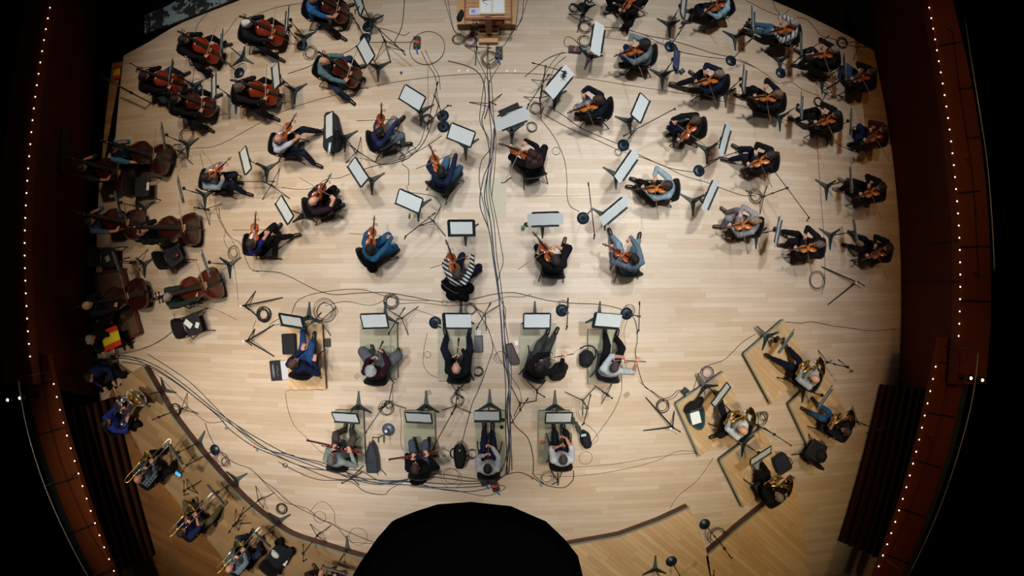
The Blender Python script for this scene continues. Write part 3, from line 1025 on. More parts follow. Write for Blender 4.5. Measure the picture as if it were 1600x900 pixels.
PR = {
    'stand': proto_of(make_music_stand()),
    'chair': proto_of(make_chair()),
    'stool': proto_of(make_stool()),
    'violin_a': proto_of(make_bowed('violin', '#a34a14', 'violin')),
    'violin_b': proto_of(make_bowed('violin', '#b5611c', 'violin')),
    'violin_c': proto_of(make_bowed('violin', '#85330f', 'violin')),
    'viola': proto_of(make_bowed('violin', '#8d4015', 'viola')),
    'cello_a': proto_of(make_bowed('cello', '#8f2c10', 'cello')),
    'cello_b': proto_of(make_bowed('cello', '#4a150b', 'cello')),
    'bass_a': proto_of(make_bowed('bass', '#35100a', 'double_bass')),
    'bass_b': proto_of(make_bowed('bass', '#5c200f', 'double_bass')),
    'vbow': proto_of(make_bow('violin_bow', .74)),
    'cbow': proto_of(make_bow('cello_bow', .71, thick=.005)),
    'bbow': proto_of(make_bow('bass_bow', .70, thick=.006)),
    'oboe': proto_of(make_oboe('oboe')),
    'clarinet': proto_of(make_oboe('clarinet', .66, bell=.034)),
    'flute': proto_of(make_flute()),
    'bassoon': proto_of(make_bassoon()),
    'horn': proto_of(make_horn()),
    'trombone': proto_of(make_trombone()),
    'tuba': proto_of(make_tuba()),
}
# ============================================================ MUSICIANS
M_SKIN = mat('#c98f78', .55, grain=.06, gscale=12)
M_SKIN2 = mat('#d8a48e', .55, grain=.06, gscale=12)
EYE_ME = MB().ell((0, 0, 0), (.011, .011, .011), n=10, m=6).mesh('eye', mat('#e9e4de', .3), True)


def striped(c1, c2, scale=9, plaid=False):
    key = ('stripe', c1, c2, plaid)
    if key in MATS: return MATS[key]
    m = bpy.data.materials.new('striped_cloth'); m.use_nodes = True
    nt = m.node_tree; b = nt.nodes['Principled BSDF']; L = nt.links.new
    tc = nt.nodes.new('ShaderNodeTexCoord')
    def wave(axis, sc):
        wv = nt.nodes.new('ShaderNodeTexWave'); wv.wave_type = 'BANDS'; wv.bands_direction = axis
        wv.inputs['Scale'].default_value = sc
        L(tc.outputs['Object'], wv.inputs['Vector'])
        g = nt.nodes.new('ShaderNodeMath'); g.operation = 'GREATER_THAN'; g.inputs[1].default_value = (.5 if c1[1] == '1' else .78) if not plaid else .8
        L(wv.outputs['Fac'], g.inputs[0]); return g
    g = wave('Y' if not plaid else 'X', scale)
    f = g.outputs[0]
    if plaid:
        g2 = wave('Y', scale)
        mxx = nt.nodes.new('ShaderNodeMath'); mxx.operation = 'MAXIMUM'
        L(g.outputs[0], mxx.inputs[0]); L(g2.outputs[0], mxx.inputs[1]); f = mxx.outputs[0]
    mx = nt.nodes.new('ShaderNodeMix'); mx.data_type = 'RGBA'
    mx.inputs[6].default_value = lin(c1); mx.inputs[7].default_value = lin(c2)
    L(f, mx.inputs[0]); L(mx.outputs[2], b.inputs['Base Color'])
    b.inputs['Roughness'].default_value = .85
    MATS[key] = m
    return m


def cloth(c):
    if isinstance(c, tuple):
        return striped(*c)
    return mat(c, .9, spec=.2, grain=.14, gscale=26)


def ik(S, T, l1, l2, pole):
    S = Vector(S); T = Vector(T)
    d = T - S
    D = d.length
    mx = (l1 + l2) * .995
    if D > mx:
        T = S + d * (mx / D); d = T - S; D = mx
    if D < abs(l1 - l2) + .04:
        D = abs(l1 - l2) + .04
        d = d.normalized() * D; T = S + d
    u = d.normalized()
    a = (l1 * l1 - l2 * l2 + D * D) / (2 * D)
    h = math.sqrt(max(l1 * l1 - a * a, 0))
    p = Vector(pole); p = p - u * p.dot(u)
    p = p.normalized() if p.length > 1e-5 else u.orthogonal().normalized()
    return S + u * a + p * h, T


def add_hand(mb, wrist, fd, pn, side, curl=.6):
    """palm, four unequal bent fingers and a thumb; fd finger direction, pn palm normal, side +1 right hand"""
    fd = Vector(fd).normalized()
    pn = Vector(pn); pn = (pn - fd * pn.dot(fd)).normalized()
    ax = fd.cross(pn) * side
    wrist = Vector(wrist)
    for k in (-1, -.33, .33, 1):
        mb.caps(wrist + fd * .012 + ax * .016 * k, wrist + fd * .088 + ax * .027 * k, .0155, .0125, 8)
    for k, L in ((-1, .066), (-.33, .078), (.33, .084), (1, .074)):
        p = wrist + fd * .088 + ax * .028 * k
        c = curl * (1 + .12 * k)
        d1 = (fd * math.cos(c * .6) + pn * math.sin(c * .6) + ax * .08 * k)
        q = p + d1 * L * .45
        d2 = (fd * math.cos(c * 1.5) + pn * math.sin(c * 1.5))
        r = q + d2 * L * .33
        d3 = (fd * math.cos(c * 2.2) + pn * math.sin(c * 2.2))
        mb.caps(p, q, .0108, .0098, 8); mb.caps(q, r, .0098, .009, 8); mb.caps(r, r + d3 * L * .24, .009, .0082, 8)
    b = wrist + fd * .028 + ax * .030
    t1 = b + (fd * .6 + ax * .65 + pn * .35).normalized() * .040
    mb.caps(b, t1, .0135, .0115, 8)
    mb.caps(t1, t1 + (fd * .85 + ax * .1 + pn * .6).normalized() * .032, .0112, .0095, 8)


PEOPLE = {}


def person(key, who, label, head, facing, kind, shirt='#101012', pants='#0e0f14', hair='#2a1d16', style='short', skin=0, shoes='#0c0b0b',
           fz=0.0, va=None, bow=.27, feet=None, knees=None, sleeves='long', chair=True, var=None, lean=0.0, hyaw=None, hz=None, group=None, legs=None, hood=False, skirt=False, seatpx=None):
    C_ = random.Random(sum(ord(c) * (i + 3) for i, c in enumerate(key)))
    if hz is None:
        hz = .72 if kind == 'bass' else .46
    zz = hz - .46
    hl = Vector((0, .13 + lean, 1.20 + zz))
    th = math.radians(facing - 90)
    R = Matrix.Rotation(th, 3, 'Z')
    hw = W(head[0], head[1], fz + hl.z)
    root = hw - R @ hl
    root.z = fz
    Rt = R.transposed()

    def L2(px, py, z):
        """a px place at height z above the floor, in the person's own frame"""
        v = Rt @ (W(px, py, fz + z) - root)
        v.z = z
        return v
    e = empty('person', label, 'person', group, loc=root, rz=th)
    m_skin = M_SKIN2 if skin else M_SKIN
    body = MB(); sh = MB(); tr = MB()
    Z = Vector((0, 0, zz))
    ln = lean
    # ---- torso
    hip = Vector((0, 0, .545)) + Z
    tor = [((0, -.01, .54), (.172, .125, .10)), ((0, .005, .64), (.150, .108, .12)), ((0, .02 + ln * .3, .76), (.150, .108, .13)),
           ((0, .035 + ln * .55, .87), (.168, .116, .13)), ((0, .045 + ln * .75, .96), (.158, .098, .09))]
    for c, r in tor:
        body.ell(Vector(c) + Z, (r[0] * 1.04, r[1] * 1.12, r[2]))
    g = .014
    for i, (c, r) in enumerate(tor):
        sh.ell(Vector(c) + Z - Vector((0, 0, .02 if i == 0 else 0)), (r[0] * 1.05 + g, r[1] * 1.16 + g, r[2] + g))
    SL = Vector((-.168, .045 + ln * .8, .985)) + Z; SR = Vector((.168, .045 + ln * .8, .985)) + Z
    body.caps(SL, SR, .052, .052); sh.caps(SL, SR, .066, .066)
    nb = Vector((0, .055 + ln * .85, 1.01)) + Z
    body.caps(nb, hl + Vector((0, -.015, -.06)), .058, .050)
    sh.caps(nb - Vector((0, 0, .03)), nb + Vector((0, .004, .018)), .078, .070)
    if hood:
        sh.ell(nb + Vector((0, -.075, -.02)), (.11, .055, .075))
    # ---- legs
    HL = [Vector((-.092, .02, .545)) + Z, Vector((.092, .02, .545)) + Z]
    sp = {'cello': (.27, .36), 'bass': (.20, .22)}.get(kind, (.17 + .04 * C_.random(), .17 + .06 * C_.random()))
    ank = []; kn = []
    for i, sx in enumerate((-1, 1)):
        f = feet[i] if feet else None
        if f is not None:
            f = tuple(f)
            a = L2(f[0], f[1], f[2] if len(f) > 2 else .09)
        else:
            a = Vector((sx * sp[1], .23 + .10 * C_.random() + (.17 if kind == 'cello' else 0), .09))
            if kind == 'bass':
                a = Vector((sx * .2, .30 + .2 * i, .09))
        kp = knees[i] if knees else None
        if kp is not None:
            k0 = L2(kp[0], kp[1], .53 + zz * .8)
            v = k0 - HL[i]; k0 = HL[i] + v.normalized() * .43
            if f is None:
                a = Vector((k0.x * .9, k0.y - .19, .09))
                a = a + Vector((0, 0, 0))
            v = a - k0
            if v.length > .44: a = k0 + v.normalized() * .44
        else:
            k0, a = ik(HL[i], a, .43, .43, (sx * .5, .35, 1.0))
        kn.append(k0); ank.append(a)
        body.caps(HL[i], k0, .080, .054); body.caps(k0, a, .054, .036)
        tr.caps(HL[i], k0, .100, .072); tr.caps(k0, a + (k0 - a).normalized() * .03, .072, .056)
        fd = Vector((a.x - HL[i].x, a.y - HL[i].y, 0))
        if fd.length < .05: fd = Vector((sx * .2, 1, 0))
        fd.normalize()
        fd = (fd + Vector((sx * .15, .6, 0))).normalized()
        lift = a.z - .09
        heel = Vector((a.x, a.y, .045 + lift)) - fd * .045
        body.caps(heel + Vector((0, 0, .015)), heel + fd * .17, .035, .026)
        body.caps(a, heel + Vector((0, 0, .02)), .036, .034)
        s_ = MB()
        s_.caps(heel, heel + fd * .10, .044, .042); s_.caps(heel + fd * .10, heel + fd * .205, .046, .036)
        s_.caps(heel + Vector((0, 0, .01)), a + Vector((0, 0, -.01)), .045, .046)
        s_.box(heel + fd * .085 - Vector((0, 0, .032)), (.082, .27, .02), frame(fd))
        blob('shoe', s_, mat(shoes, .35), e, .012, 0, 1)
    tr.ell(hip + Vector((0, -.01, -.01)), (.185, .14, .095))
    if skirt:
        tr.caps(hip + Vector((-.08, .1, 0)), kn[0] + Vector((.02, 0, .0)), .12, .11)
        tr.caps(hip + Vector((.08, .1, 0)), kn[1] - Vector((.02, 0, .0)), .12, .11)
        tr.caps(hip + Vector((0, .1, -.01)), (kn[0] + kn[1]) / 2, .11, .11)
        tr.caps(kn[0], ank[0] + Vector((0, 0, .1)), .09, .09); tr.caps(kn[1], ank[1] + Vector((0, 0, .1)), .09, .09)
    # ---- what the hands do
    tools = []
    hy = 0.0
    curlL = curlR = .8
    poleL = Vector((-.5, -.1, -1)); poleR = Vector((.7, -.2, -.7))
    wristL = wristR = None
    var = var or {}
    if kind in ('violin', 'viola'):
        if va is None: va = facing + 55
        a = math.radians(90 + va - facing)
        E = Vector((-.045, .115 + ln, 1.075)) + Z
        tl = var.get('droop', .16)
        d = Vector((math.cos(a), math.sin(a), -tl)).normalized()
        up = Vector((.25, 0, 1))
        Rv = frame(d, up + Vector((math.sin(a) * .35, -math.cos(a) * .35, 0)))
        tools.append(('viola' if kind == 'viola' else var.get('v', 'violin_a'), E, Rv, 'inst', 1.08 if kind == 'viola' else 1.0))
        wristL = E + d * .36 + Vector((0, 0, -.07)) - Rv.col[0] * .03
        hL = (wristL, d * .5 + Vector((0, 0, .6)) + Rv.col[0] * .4, Rv.col[0] * 1 + Vector((0, 0, .2)))
        X = E + d * .215 + Rv.col[2] * .055
        r = Vector((math.sin(a), -math.cos(a), -.12)).normalized()
        r = (r + Vector((0, 0, var.get('tilt', 0)))).normalized()
        fr = X + r * bow
        tools.append(('vbow', fr, frame(-r, Rv.col[2]), 'bow', 1))
        wristR = fr + r * .075 + Vector((0, -.01, .035))
        hR = (wristR, -r + Vector((0, 0, -.45)), Vector((0, 0, -1)) - d * .1)
        hy = max(-.5, min(.7, (a - math.pi / 2) * .45))
        if var.get('rest'):
            tools.pop()
            wristR = Vector((.15, .38, .66)) + Z
            hR = (wristR, Vector((-.2, 1, -.1)), Vector((0, 0, -1)))
    elif kind == 'cello':
        S0 = Vector((-.12, -.015 + ln * .5, 1.27)); E0 = Vector((.02, .80, .02))
        u = (S0 - E0).normalized()
        o = E0 + u * .33
        Rv = frame(u, (.0, .8, .6))
        tools.append((var.get('v', 'cello_a'), o, Rv, 'inst', 1))
        wristL = o + u * .95 - Rv.col[2] * .04 - Rv.col[0] * -.05
        wristL = o + u * .93 + Vector((-.07, .02, .02))
        hL = (wristL, Vector((.9, .3, .1)), -Rv.col[2] * -1 + Vector((0, -.6, 0)))
        hL = (wristL, Vector((.8, .35, .2)), Vector((.1, -1, -.2)))
        X = o + u * .40 + Rv.col[2] * .13
        r = Vector((1, -.02, -.18 + var.get('tilt', 0))).normalized()
        fr = X + r * var.get('b', .16)
        tools.append(('cbow', fr, frame(-r, Rv.col[2]), 'bow', 1))
        wristR = fr + r * .07 + Vector((0, 0, .035))
        hR = (wristR, -r + Vector((0, .1, -.4)), Vector((0, -.2, -1)))
        hy = var.get('hy', .1)
        poleL = Vector((-.35, .3, -1)); poleR = Vector((1, -.1, -.5))
    elif kind == 'bass':
        S0 = Vector((-.20, -.12 + ln, 1.86)) ; E0 = Vector((.10, .80, .02))
        S0 = Vector(var.get('S', S0)); E0 = Vector(var.get('E', E0))
        u = (S0 - E0).normalized()
        o = E0 + u * .19
        Rv = frame(u, (.1, .8, .7))
        tools.append((var.get('v', 'bass_a'), o, Rv, 'inst', 1))
        wristL = o + u * 1.36 + Vector((-.06, .03, .02))
        hL = (wristL, Vector((.8, .35, .2)), Vector((.1, -1, -.2)))
        X = o + u * .56 + Rv.col[2] * .22
        r = Vector((1, -.05, -.2 + var.get('tilt', 0))).normalized()
        fr = X + r * var.get('b', .14)
        tools.append(('bbow', fr, frame(-r, Rv.col[2]), 'bow', 1))
        wristR = fr + r * .06 + Vector((0, 0, .035))
        hR = (wristR, -r + Vector((0, .1, -.4)), Vector((0, -.2, -1)))
        hy = .25
        poleL = Vector((-.3, .4, -1)); poleR = Vector((1, -.1, -.3))
    elif kind in ('oboe', 'clarinet'):
        Mo = hl + Vector((0, .095, -.065))
        sx = var.get('sx', 0)
        d = Vector((sx, .62, -.78)).normalized()
        Rv = frame(d, (0, 1, .3))
        tools.append((kind, Mo, Rv, 'inst', 1))
        wristL = Mo + d * .20 + Vector((-.08, -.045, 0)); wristR = Mo + d * .40 + Vector((.08, -.045, 0))
        hL = (wristL, Vector((.8, .5, .1)), Vector((.3, -1, .2))); hR = (wristR, Vector((-.8, .5, .1)), Vector((-.3, -1, .2)))
        poleL = Vector((-.5, -.3, -1)); poleR = Vector((.5, -.3, -1))
        curlL = curlR = 1.0
    elif kind == 'flute':
        Mo = hl + Vector((-.02, .11, -.055))
        d = Vector((math.cos(math.radians(var.get('fa', 12))), math.sin(math.radians(var.get('fa', 12))), -.12)).normalized()
        Rv = frame(d, (0, 0, 1))
        tools.append(('flute', Mo, Rv, 'inst', 1))
        wristL = Mo + d * .22 + Vector((-.04, .06, -.03)); wristR = Mo + d * .44 + Vector((0, -.06, -.04))
        hL = (wristL, Vector((.3, -.6, .4)), Vector((.6, .4, -.2))); hR = (wristR, Vector((.1, .8, .5)), Vector((0, -.3, -1)))
        hy = -.25
        poleL = Vector((-.5, .5, -1)); poleR = Vector((1, -.2, -.7))
    elif kind == 'bassoon':
        boot = Vector(var.get('boot', (.34, .20, .55))); tip = Vector(var.get('tip', (-.42, .50, 1.30)))
        d = (tip - boot).normalized()
        Rv = frame(d, (0, .3, 1))
        tools.append(('bassoon', boot, Rv, 'inst', 1))
        wristR = boot + d * .30 + Vector((.05, -.05, .02)); wristL = boot + d * .66 + Vector((-.03, -.07, .0))
        hL = (wristL, Vector((.3, .8, .3)), Vector((.5, -.2, -.8))); hR = (wristR, Vector((-.4, .8, .2)), Vector((-.4, -.2, -1)))
    elif kind == 'horn':
        c = Vector((.12, .36, .96)) + Z
        Rv = Matrix.Rotation(math.radians(-20), 3, 'Z')
        tools.append(('horn', c, Rv, 'inst', 1.22))
        wristL = c + Vector((-.10, .0, .02)); wristR = c + Vector((.20, -.16, .02))
        hL = (wristL, Vector((.7, .5, -.1)), Vector((.3, -.2, -1))); hR = (wristR, Vector((.0, .7, -.4)), Vector((-1, 0, 0)))
    elif kind == 'trombone':
        Mo = hl + Vector((0, .11, -.055))
        d = Vector((.05, .93, -.30)).normalized()
        Rv = frame(d, (.25, .1, 1))
        tools.append(('trombone', Mo, Rv, 'inst', 1))
        wristL = Mo + d * .12 + Vector((-.09, -.04, -.05)); wristR = Mo + d * .36 + Vector((.02, -.06, -.05))
        hL = (wristL, Vector((.3, .8, .4)), Vector((1, 0, 0))); hR = (wristR, Vector((-.5, .8, .3)), Vector((-1, 0, -.2)))
    elif kind == 'tuba':
        c = Vector((.10, .52, .78)) + Z
        Rv = Matrix.Rotation(math.radians(-78), 3, 'X') @ Matrix.Rotation(math.radians(0), 3, 'Z')
        Rv = Matrix.Rotation(math.radians(8), 3, 'Z') @ Rv
        tools.append(('tuba', c, Rv, 'inst', 1.1))
        wristL = c + Vector((-.20, -.05, .06)); wristR = c + Vector((.14, -.10, .10))
        hL = (wristL, Vector((.4, .8, 0)), Vector((.6, 0, -.6))); hR = (wristR, Vector((-.5, .8, 0)), Vector((0, 0, -1)))
    else:
        wristL = Vector(var.get('wl', (-.17, .36, .64))) + Z; wristR = Vector(var.get('wr', (.17, .36, .64))) + Z
        hL = (wristL, Vector((.2, 1, -.1)), Vector((0, 0, -1))); hR = (wristR, Vector((-.2, 1, -.1)), Vector((0, 0, -1)))
        curlL = curlR = .5
    for (S, hnd, pole, side, cu) in ((SL, hL, poleL, -1, curlL), (SR, hR, poleR, 1, curlR)):
        el, wr_ = ik(S, hnd[0], .29, .265, pole)
        body.caps(S, el, .050, .040); body.caps(el, wr_, .042, .027)
        sh.caps(S, el, .068, .056)
        if sleeves == 'long':
            sh.caps(el, wr_ - (wr_ - el).normalized() * .01, .056, .040)
        elif sleeves == 'elbow':
            sh.caps(el, el + (wr_ - el) * .2, .056, .052)
        add_hand(body, wr_, hnd[1], hnd[2], side, cu)
    if sleeves == 'short':
        sh2 = MB()   # rebuilt below with short sleeves
        # keep torso shapes only and add half sleeves
    # ---- head
    if hyaw is not None: hy = math.radians(hyaw)
    HR = Matrix.Rotation(hy, 3, 'Z') @ Matrix.Rotation(math.radians(-14 if kind != 'none' else -6), 3, 'X')
    def hp(x, y, z): return hl + HR @ Vector((x, y, z))
    body.ell(hp(0, -.008, .028), (.074, .095, .092), HR)
    body.ell(hp(0, .030, -.045), (.056, .066, .066), HR)
    body.ell(hp(0, .066, -.088), (.022, .022, .020), HR)
    body.caps(hp(0, .090, .012), hp(0, .112, -.028), .009, .015)
    body.ell(hp(0, .078, .026), (.050, .018, .012), HR)
    body.ell(hp(0, .088, -.060), (.022, .012, .010), HR)
    for sx in (-1, 1):
        body.ell(hp(sx * .077, -.006, -.008), (.011, .021, .032), HR)
        ey = bpy.data.objects.new('eye', EYE_ME); COL.objects.link(ey); ey.parent = e
        ey.location = hp(sx * .031, .080, .002)
    h = MB()
    if style in ('bald', 'balding'):
        h.ell(hp(0, -.050, -.008), (.077, .060, .050), HR)
        h.ell(hp(-.058, -.018, .004), (.024, .048, .030), HR); h.ell(hp(.058, -.018, .004), (.024, .048, .030), HR)
        if style == 'balding':
            h.ell(hp(0, -.048, .045), (.070, .062, .060), HR)
    else:
        h.ell(hp(0, -.022, .042), (.083, .098, .090), HR)
        h.ell(hp(0, -.046, .0), (.080, .070, .080), HR)
        h.ell(hp(0, .045, .095), (.055, .040, .026), HR)
    if style == 'curly':
        h.ell(hp(0, -.03, .035), (.108, .115, .100), HR)
        for k in range(16):
            an = k * 2.4; rr = .085
            h.ell(hp(rr * math.cos(an), -.03 + rr * math.sin(an), .03 + .06 * ((k % 4) / 3)), (.032, .032, .032))
    if style in ('bob', 'long'):
        h.ell(hp(0, -.045, -.03), (.096, .075, .10), HR)
        h.ell(hp(-.072, -.005, -.03), (.026, .055, .085), HR); h.ell(hp(.072, -.005, -.03), (.026, .055, .085), HR)
    if style == 'long':
        h.caps(hp(0, -.075, -.05), hl + Vector((0, -.13, -.30)), .085, .060)
        h.caps(hp(-.06, -.06, -.05), hl + Vector((-.08, -.12, -.26)), .055, .035); h.caps(hp(.06, -.06, -.05), hl + Vector((.08, -.12, -.26)), .055, .035)
    if style == 'long' and hair == '#2e1410':
        h.ell(hl + Vector((0, -.15, -.12)), (.17, .10, .16)); h.ell(hl + Vector((.08, -.08, -.04)), (.09, .09, .12)); h.ell(hl + Vector((-.08, -.08, -.04)), (.09, .09, .12))
    if style in ('bun', 'pony'):
        h.ell(hp(0, -.125, .03), (.038, .036, .036))
        if style == 'pony':
            h.caps(hp(0, -.13, .01), hl + Vector((0, -.20, -.16)), .030, .016)
    blob('body', body, m_skin, e, .0105, 0, 1)
    blob('top', sh, cloth(shirt), e, .016, .0042, 2)
    blob('trousers' if not skirt else 'long_skirt', tr, cloth(pants), e, .016, .0035, 2)
    blob('hair', h, mat(hair, .75, grain=.35, gscale=45), e, .010, .0012, 1)
    # ---- chair
    if chair:
        k = PR['stool' if kind == 'bass' else 'chair']
        c = take(k, ('tall black stool under ' if kind == 'bass' else 'black orchestra chair under ') + who, 'stool' if kind == 'bass' else 'chair', 'chairs of the musicians' if kind != 'bass' else 'stools of the bass players')
        c.location = root + R @ Vector((0, .07 if kind != 'bass' else 0, 0)); c.rotation_euler = (0, 0, th)
    # ---- instrument and bow
    NAMES = {'violin': 'violin', 'viola': 'viola', 'cello': 'cello', 'bass': 'double bass', 'oboe': 'oboe', 'clarinet': 'clarinet', 'flute': 'silver flute', 'bassoon': 'dark red bassoon', 'horn': 'brass horn', 'trombone': 'trombone', 'tuba': 'large silver tuba'}
    GR = {'violin': 'violins being played', 'viola': 'violas being played', 'cello': 'cellos being played', 'bass': 'double basses', 'bassoon': 'bassoons', 'horn': 'horns', 'trombone': 'trombones', 'clarinet': 'clarinets', 'flute': 'flutes'}
    COLR = {'violin_a': 'orange-brown ', 'violin_b': 'light orange ', 'violin_c': 'dark brown ', 'viola': 'brown ', 'cello_a': 'red-brown ', 'cello_b': 'dark brown ', 'bass_a': 'very dark ', 'bass_b': 'warm brown '}
    Mw = Matrix.Translation(root) @ R.to_4x4()
    for (k, loc, Rv, role, sc) in tools:
        if role == 'inst':
            o = take(PR[k], COLR.get(k, '') + NAMES[kind] + ' held by ' + who, NAMES[kind].split()[-1], GR.get(kind))
        else:
            o = take(PR[k], 'thin bow in the right hand of ' + who, 'bow', 'bows of the string players')
        o.matrix_basis = Mw @ Matrix.Translation(loc) @ Rv.to_4x4() @ Matrix.Scale(sc, 4)
    PEOPLE[key] = (who, root, th, fz)
    return e


BK = '#0f0f12'
NV = '#1a2142'
JN = '#2f4660'
JL = '#5b7689'
GY = '#7d858a'
def P_(key, who, kind, head, facing, **k):
    role = {'violin': 'playing violin', 'viola': 'playing viola', 'cello': 'playing cello', 'bass': 'playing double bass', 'none': 'sitting'}.get(kind, 'playing ' + kind)
    n = len(who.split()) + len(role.split())
    lab = who + ', seated, ' + role if n <= 14 and kind != 'none' else who
    person(key, who, lab, head, facing, kind, **k)

# --- cellos
P_('C1', 'long haired cellist nearest the dark corner', 'cello', (287, 62), -18, hair='#17100d', style='long')
P_('C2', 'white haired cellist in dark navy top', 'cello', (386, 37), -5, shirt='#15171f', hair='#c9cdd0', pants=BK)
P_('C3', 'cellist in bright blue shirt at top edge', 'cello', (489, -2), -8, shirt='#2f62a0', sleeves='elbow', hair='#8a6a50', style='bald', var={'v': 'cello_b'})
P_('C4', 'balding cellist in teal grey hooded top', 'cello', (507, 96), -18, shirt='#57757f', pants='#26344c', hair='#a8a49c', style='balding', hood=True, var={'v': 'cello_b'})
P_('C5', 'cellist in black with grey jeans beside left seam', 'cello', (225, 119), -4, pants='#2b3440', hair='#15100e', style='long')
P_('C6', 'dark haired cellist in black long haired one', 'cello', (274, 155), -4, hair='#120e0c', style='bob', var={'v': 'cello_b'})
P_('C7', 'cellist in black with taupe hood', 'cello', (374, 136), 0, shirt='#1a1718', hair='#5f5148', style='bob')
# --- basses
P_('B1', 'bassist in blue patterned shirt', 'bass', (176, 233), -4, shirt='#3f6f9c', hair='#0e0c0c', sleeves='elbow', lean=.06, var={'E': (.05, 1.0, .02), 'S': (-.12, .06, 1.75)})
P_('B2', 'shadowed bassist at the dark left wall', 'bass', (128, 262), 0, shirt='#2a2a2c', sleeves='elbow')
P_('B3', 'shadowed bassist in grey blue shirt', 'bass', (140, 346), 6, shirt='#4d5f80', sleeves='elbow')
P_('B4', 'bald bassist in black t-shirt', 'bass', (221, 362), 12, hair='#7a5c4a', style='bald', skin=1, lean=.05, var={'v': 'bass_a', 'S': (-.08, .1, 1.72), 'E': (.02, .95, .02)}, feet=[None, (297, 352)])
P_('B5', 'grey haired bassist in dark green jumper', 'bass', (262, 464), 20, shirt='#26332c', pants='#23272c', hair='#8f8a84', lean=.05, var={'v': 'bass_b', 'S': (-.02, -.1, 1.78), 'E': (-.1, .9, .02)}, feet=[None, (333, 458)])
P_('B6', 'blond standing bassist in navy top', 'bass', (137, 477), 14, shirt='#15182a', hair='#cdb48a', chair=False, hz=.80, fz=.12, var={'v': 'bass_a', 'S': (-.05, -.62, 1.75), 'E': (-.1, .95, .02)}, feet=[(150, 500), (165, 515)], knees=[(146, 494), (158, 506)])
P_('X1', 'grey haired person in black behind the flag', 'none', (141, 531), -75, hair='#9aa0a2', shirt='#101012')
P_('X2', 'shadowed person in navy jumper left of tuba', 'none', (139, 590), -60, hair='#191412', shirt='#1a2450', chair=True)
P_('U1', 'tuba player in royal blue top', 'tuba', (166, 661), 42, shirt='#27388f', hair='#17120f', fz=.0, lean=.05)
# --- trombones
P_('T1', 'trombonist in navy plaid shirt', 'trombone', (216, 748), 50, shirt=('#1d2c3c', '#5a6f7c', 5, True), hair='#b08068', style='bald', fz=.3, feet=[(258, 706), (272, 722)])
P_('T2', 'trombonist in navy t-shirt and khaki trousers', 'trombone', (284, 832), 50, shirt='#1a2350', sleeves='elbow', pants='#56503a', hair='#2c2018', shoes='#5c5a48', fz=.3, feet=[(306, 790), (345, 792)])
P_('T3', 'bald trombonist in grey blue shirt', 'trombone', (359, 888), 52, shirt='#6f8497', pants='#22314c', hair='#9c9a98', style='bald', skin=1, fz=.3, feet=[(390, 838), (405, 850)])
P_('T4', 'brown shoed player cut off by bottom frame edge', 'none', (497, 938), 78, shirt='#2a2d38', pants='#3a2420', shoes='#3a201a', fz=.3, feet=[(495, 893), (520, 900)])

# --- violins and violas, left half
P_('V1', 'violinist in lavender white shirt', 'violin', (435, 218), -8, shirt='#b9bccf', sleeves='elbow', pants='#1c2236', hair='#7a6a60', style='balding', va=62, feet=[(503, 206), (492, 257)], knees=[(474, 201), (468, 238)])
P_('V2', 'violinist in navy hooded top with grey jeans', 'violin', (594, 206), 12, shirt='#262a52', pants='#74828b', hair='#0d0b0b', va=92, hood=True, feet=[(622, 190), (630, 226)], knees=[(619, 181), (643, 203)], var={'v': 'violin_c'})
P_('V3', 'violinist in navy jumper and blue jeans, white collar', 'violin', (690, 268), 52, shirt='#1b2440', pants='#3f6382', hair='#0d0b0b', va=113, var={'tilt': .02}, knees=[(700, 247), (724, 256)], bow=.33)
P_('V4', 'long red haired violist in black', 'viola', (832, 241), 104, hair='#2e1410', style='long', va=155, bow=.16, skin=1, lean=.04)
P_('V5', 'violinist in navy top and pale jeans', 'violin', (934, 156), 178, shirt='#10131f', pants='#8496a6', hair='#35241c', style='bob', va=197, knees=[(908, 145), (893, 168)], bow=.2, var={'v': 'violin_b'})
P_('V6', 'curly haired violinist in grey shirt and jeans', 'violin', (1006, 69), 176, shirt='#6d7b83', pants='#243f63', hair='#0c0a0a', style='curly', va=196, knees=[(970, 67), (962, 88)], bow=.12)
P_('V7', 'grey brown haired violinist in navy with brown shoes', 'violin', (1123, 116), 172, shirt='#171d36', pants='#14141c', hair='#77675b', shoes='#2e1a14', va=196, feet=[(1088, 118), (1054, 133)], knees=[(1092, 106), (1078, 124)], bow=.14, var={'v': 'violin_b'})
P_('V8', 'violinist in pale blue shirt at top edge', 'violin', (1131, -4), 196, shirt='#8fb0c8', hair='#4a3527', pants='#151821', shoes='#3b1c14', va=215, feet=[(1080, 16), (1078, 32)])
P_('V9', 'black clad violinist cut by the top frame edge', 'violin', (990, -14), 215, hair='#1c1512', va=235)
P_('V10', 'grey haired violinist in white and black patterned shirt', 'violin', (1240, 37), 176, shirt=('#c0c6c9', '#1b1f26', 4), pants='#3f6a8c', hair='#8f8a88', va=196, feet=[(1168, 37), (1164, 48)], knees=[(1190, 30), (1185, 50)], bow=.14)
P_('V11', 'grey haired violinist in black beside corner violinist', 'violin', (1303, 78), 176, hair='#77716c', pants='#22262e', va=190, feet=[(1252, 82), (1249, 102)], knees=[(1264, 71), (1264, 90)], bow=.14)
P_('V12', 'shadowed violinist in blue jeans and white shoes', 'violin', (1362, 112), 172, pants='#3a5684', shoes='#c8ccd0', hair='#2a2420', va=200, bow=.12, var={'v': 'violin_c'}, feet=[(1313, 107), (1311, 121)])
P_('V13', 'violinist in black top and navy jeans', 'violin', (1086, 188), 178, pants='#141a30', hair='#4a382c', style='bob', va=232, knees=[(1033, 183), (1029, 205)], bow=.3)
P_('V14', 'blond brown haired violinist in black and light blue', 'violin', (1215, 147), 176, shirt='#14161b', hair='#6e5842', style='bob', va=182, bow=.2, skin=1, feet=[(1168, 138), (1160, 151)], var={'v': 'violin_b'})
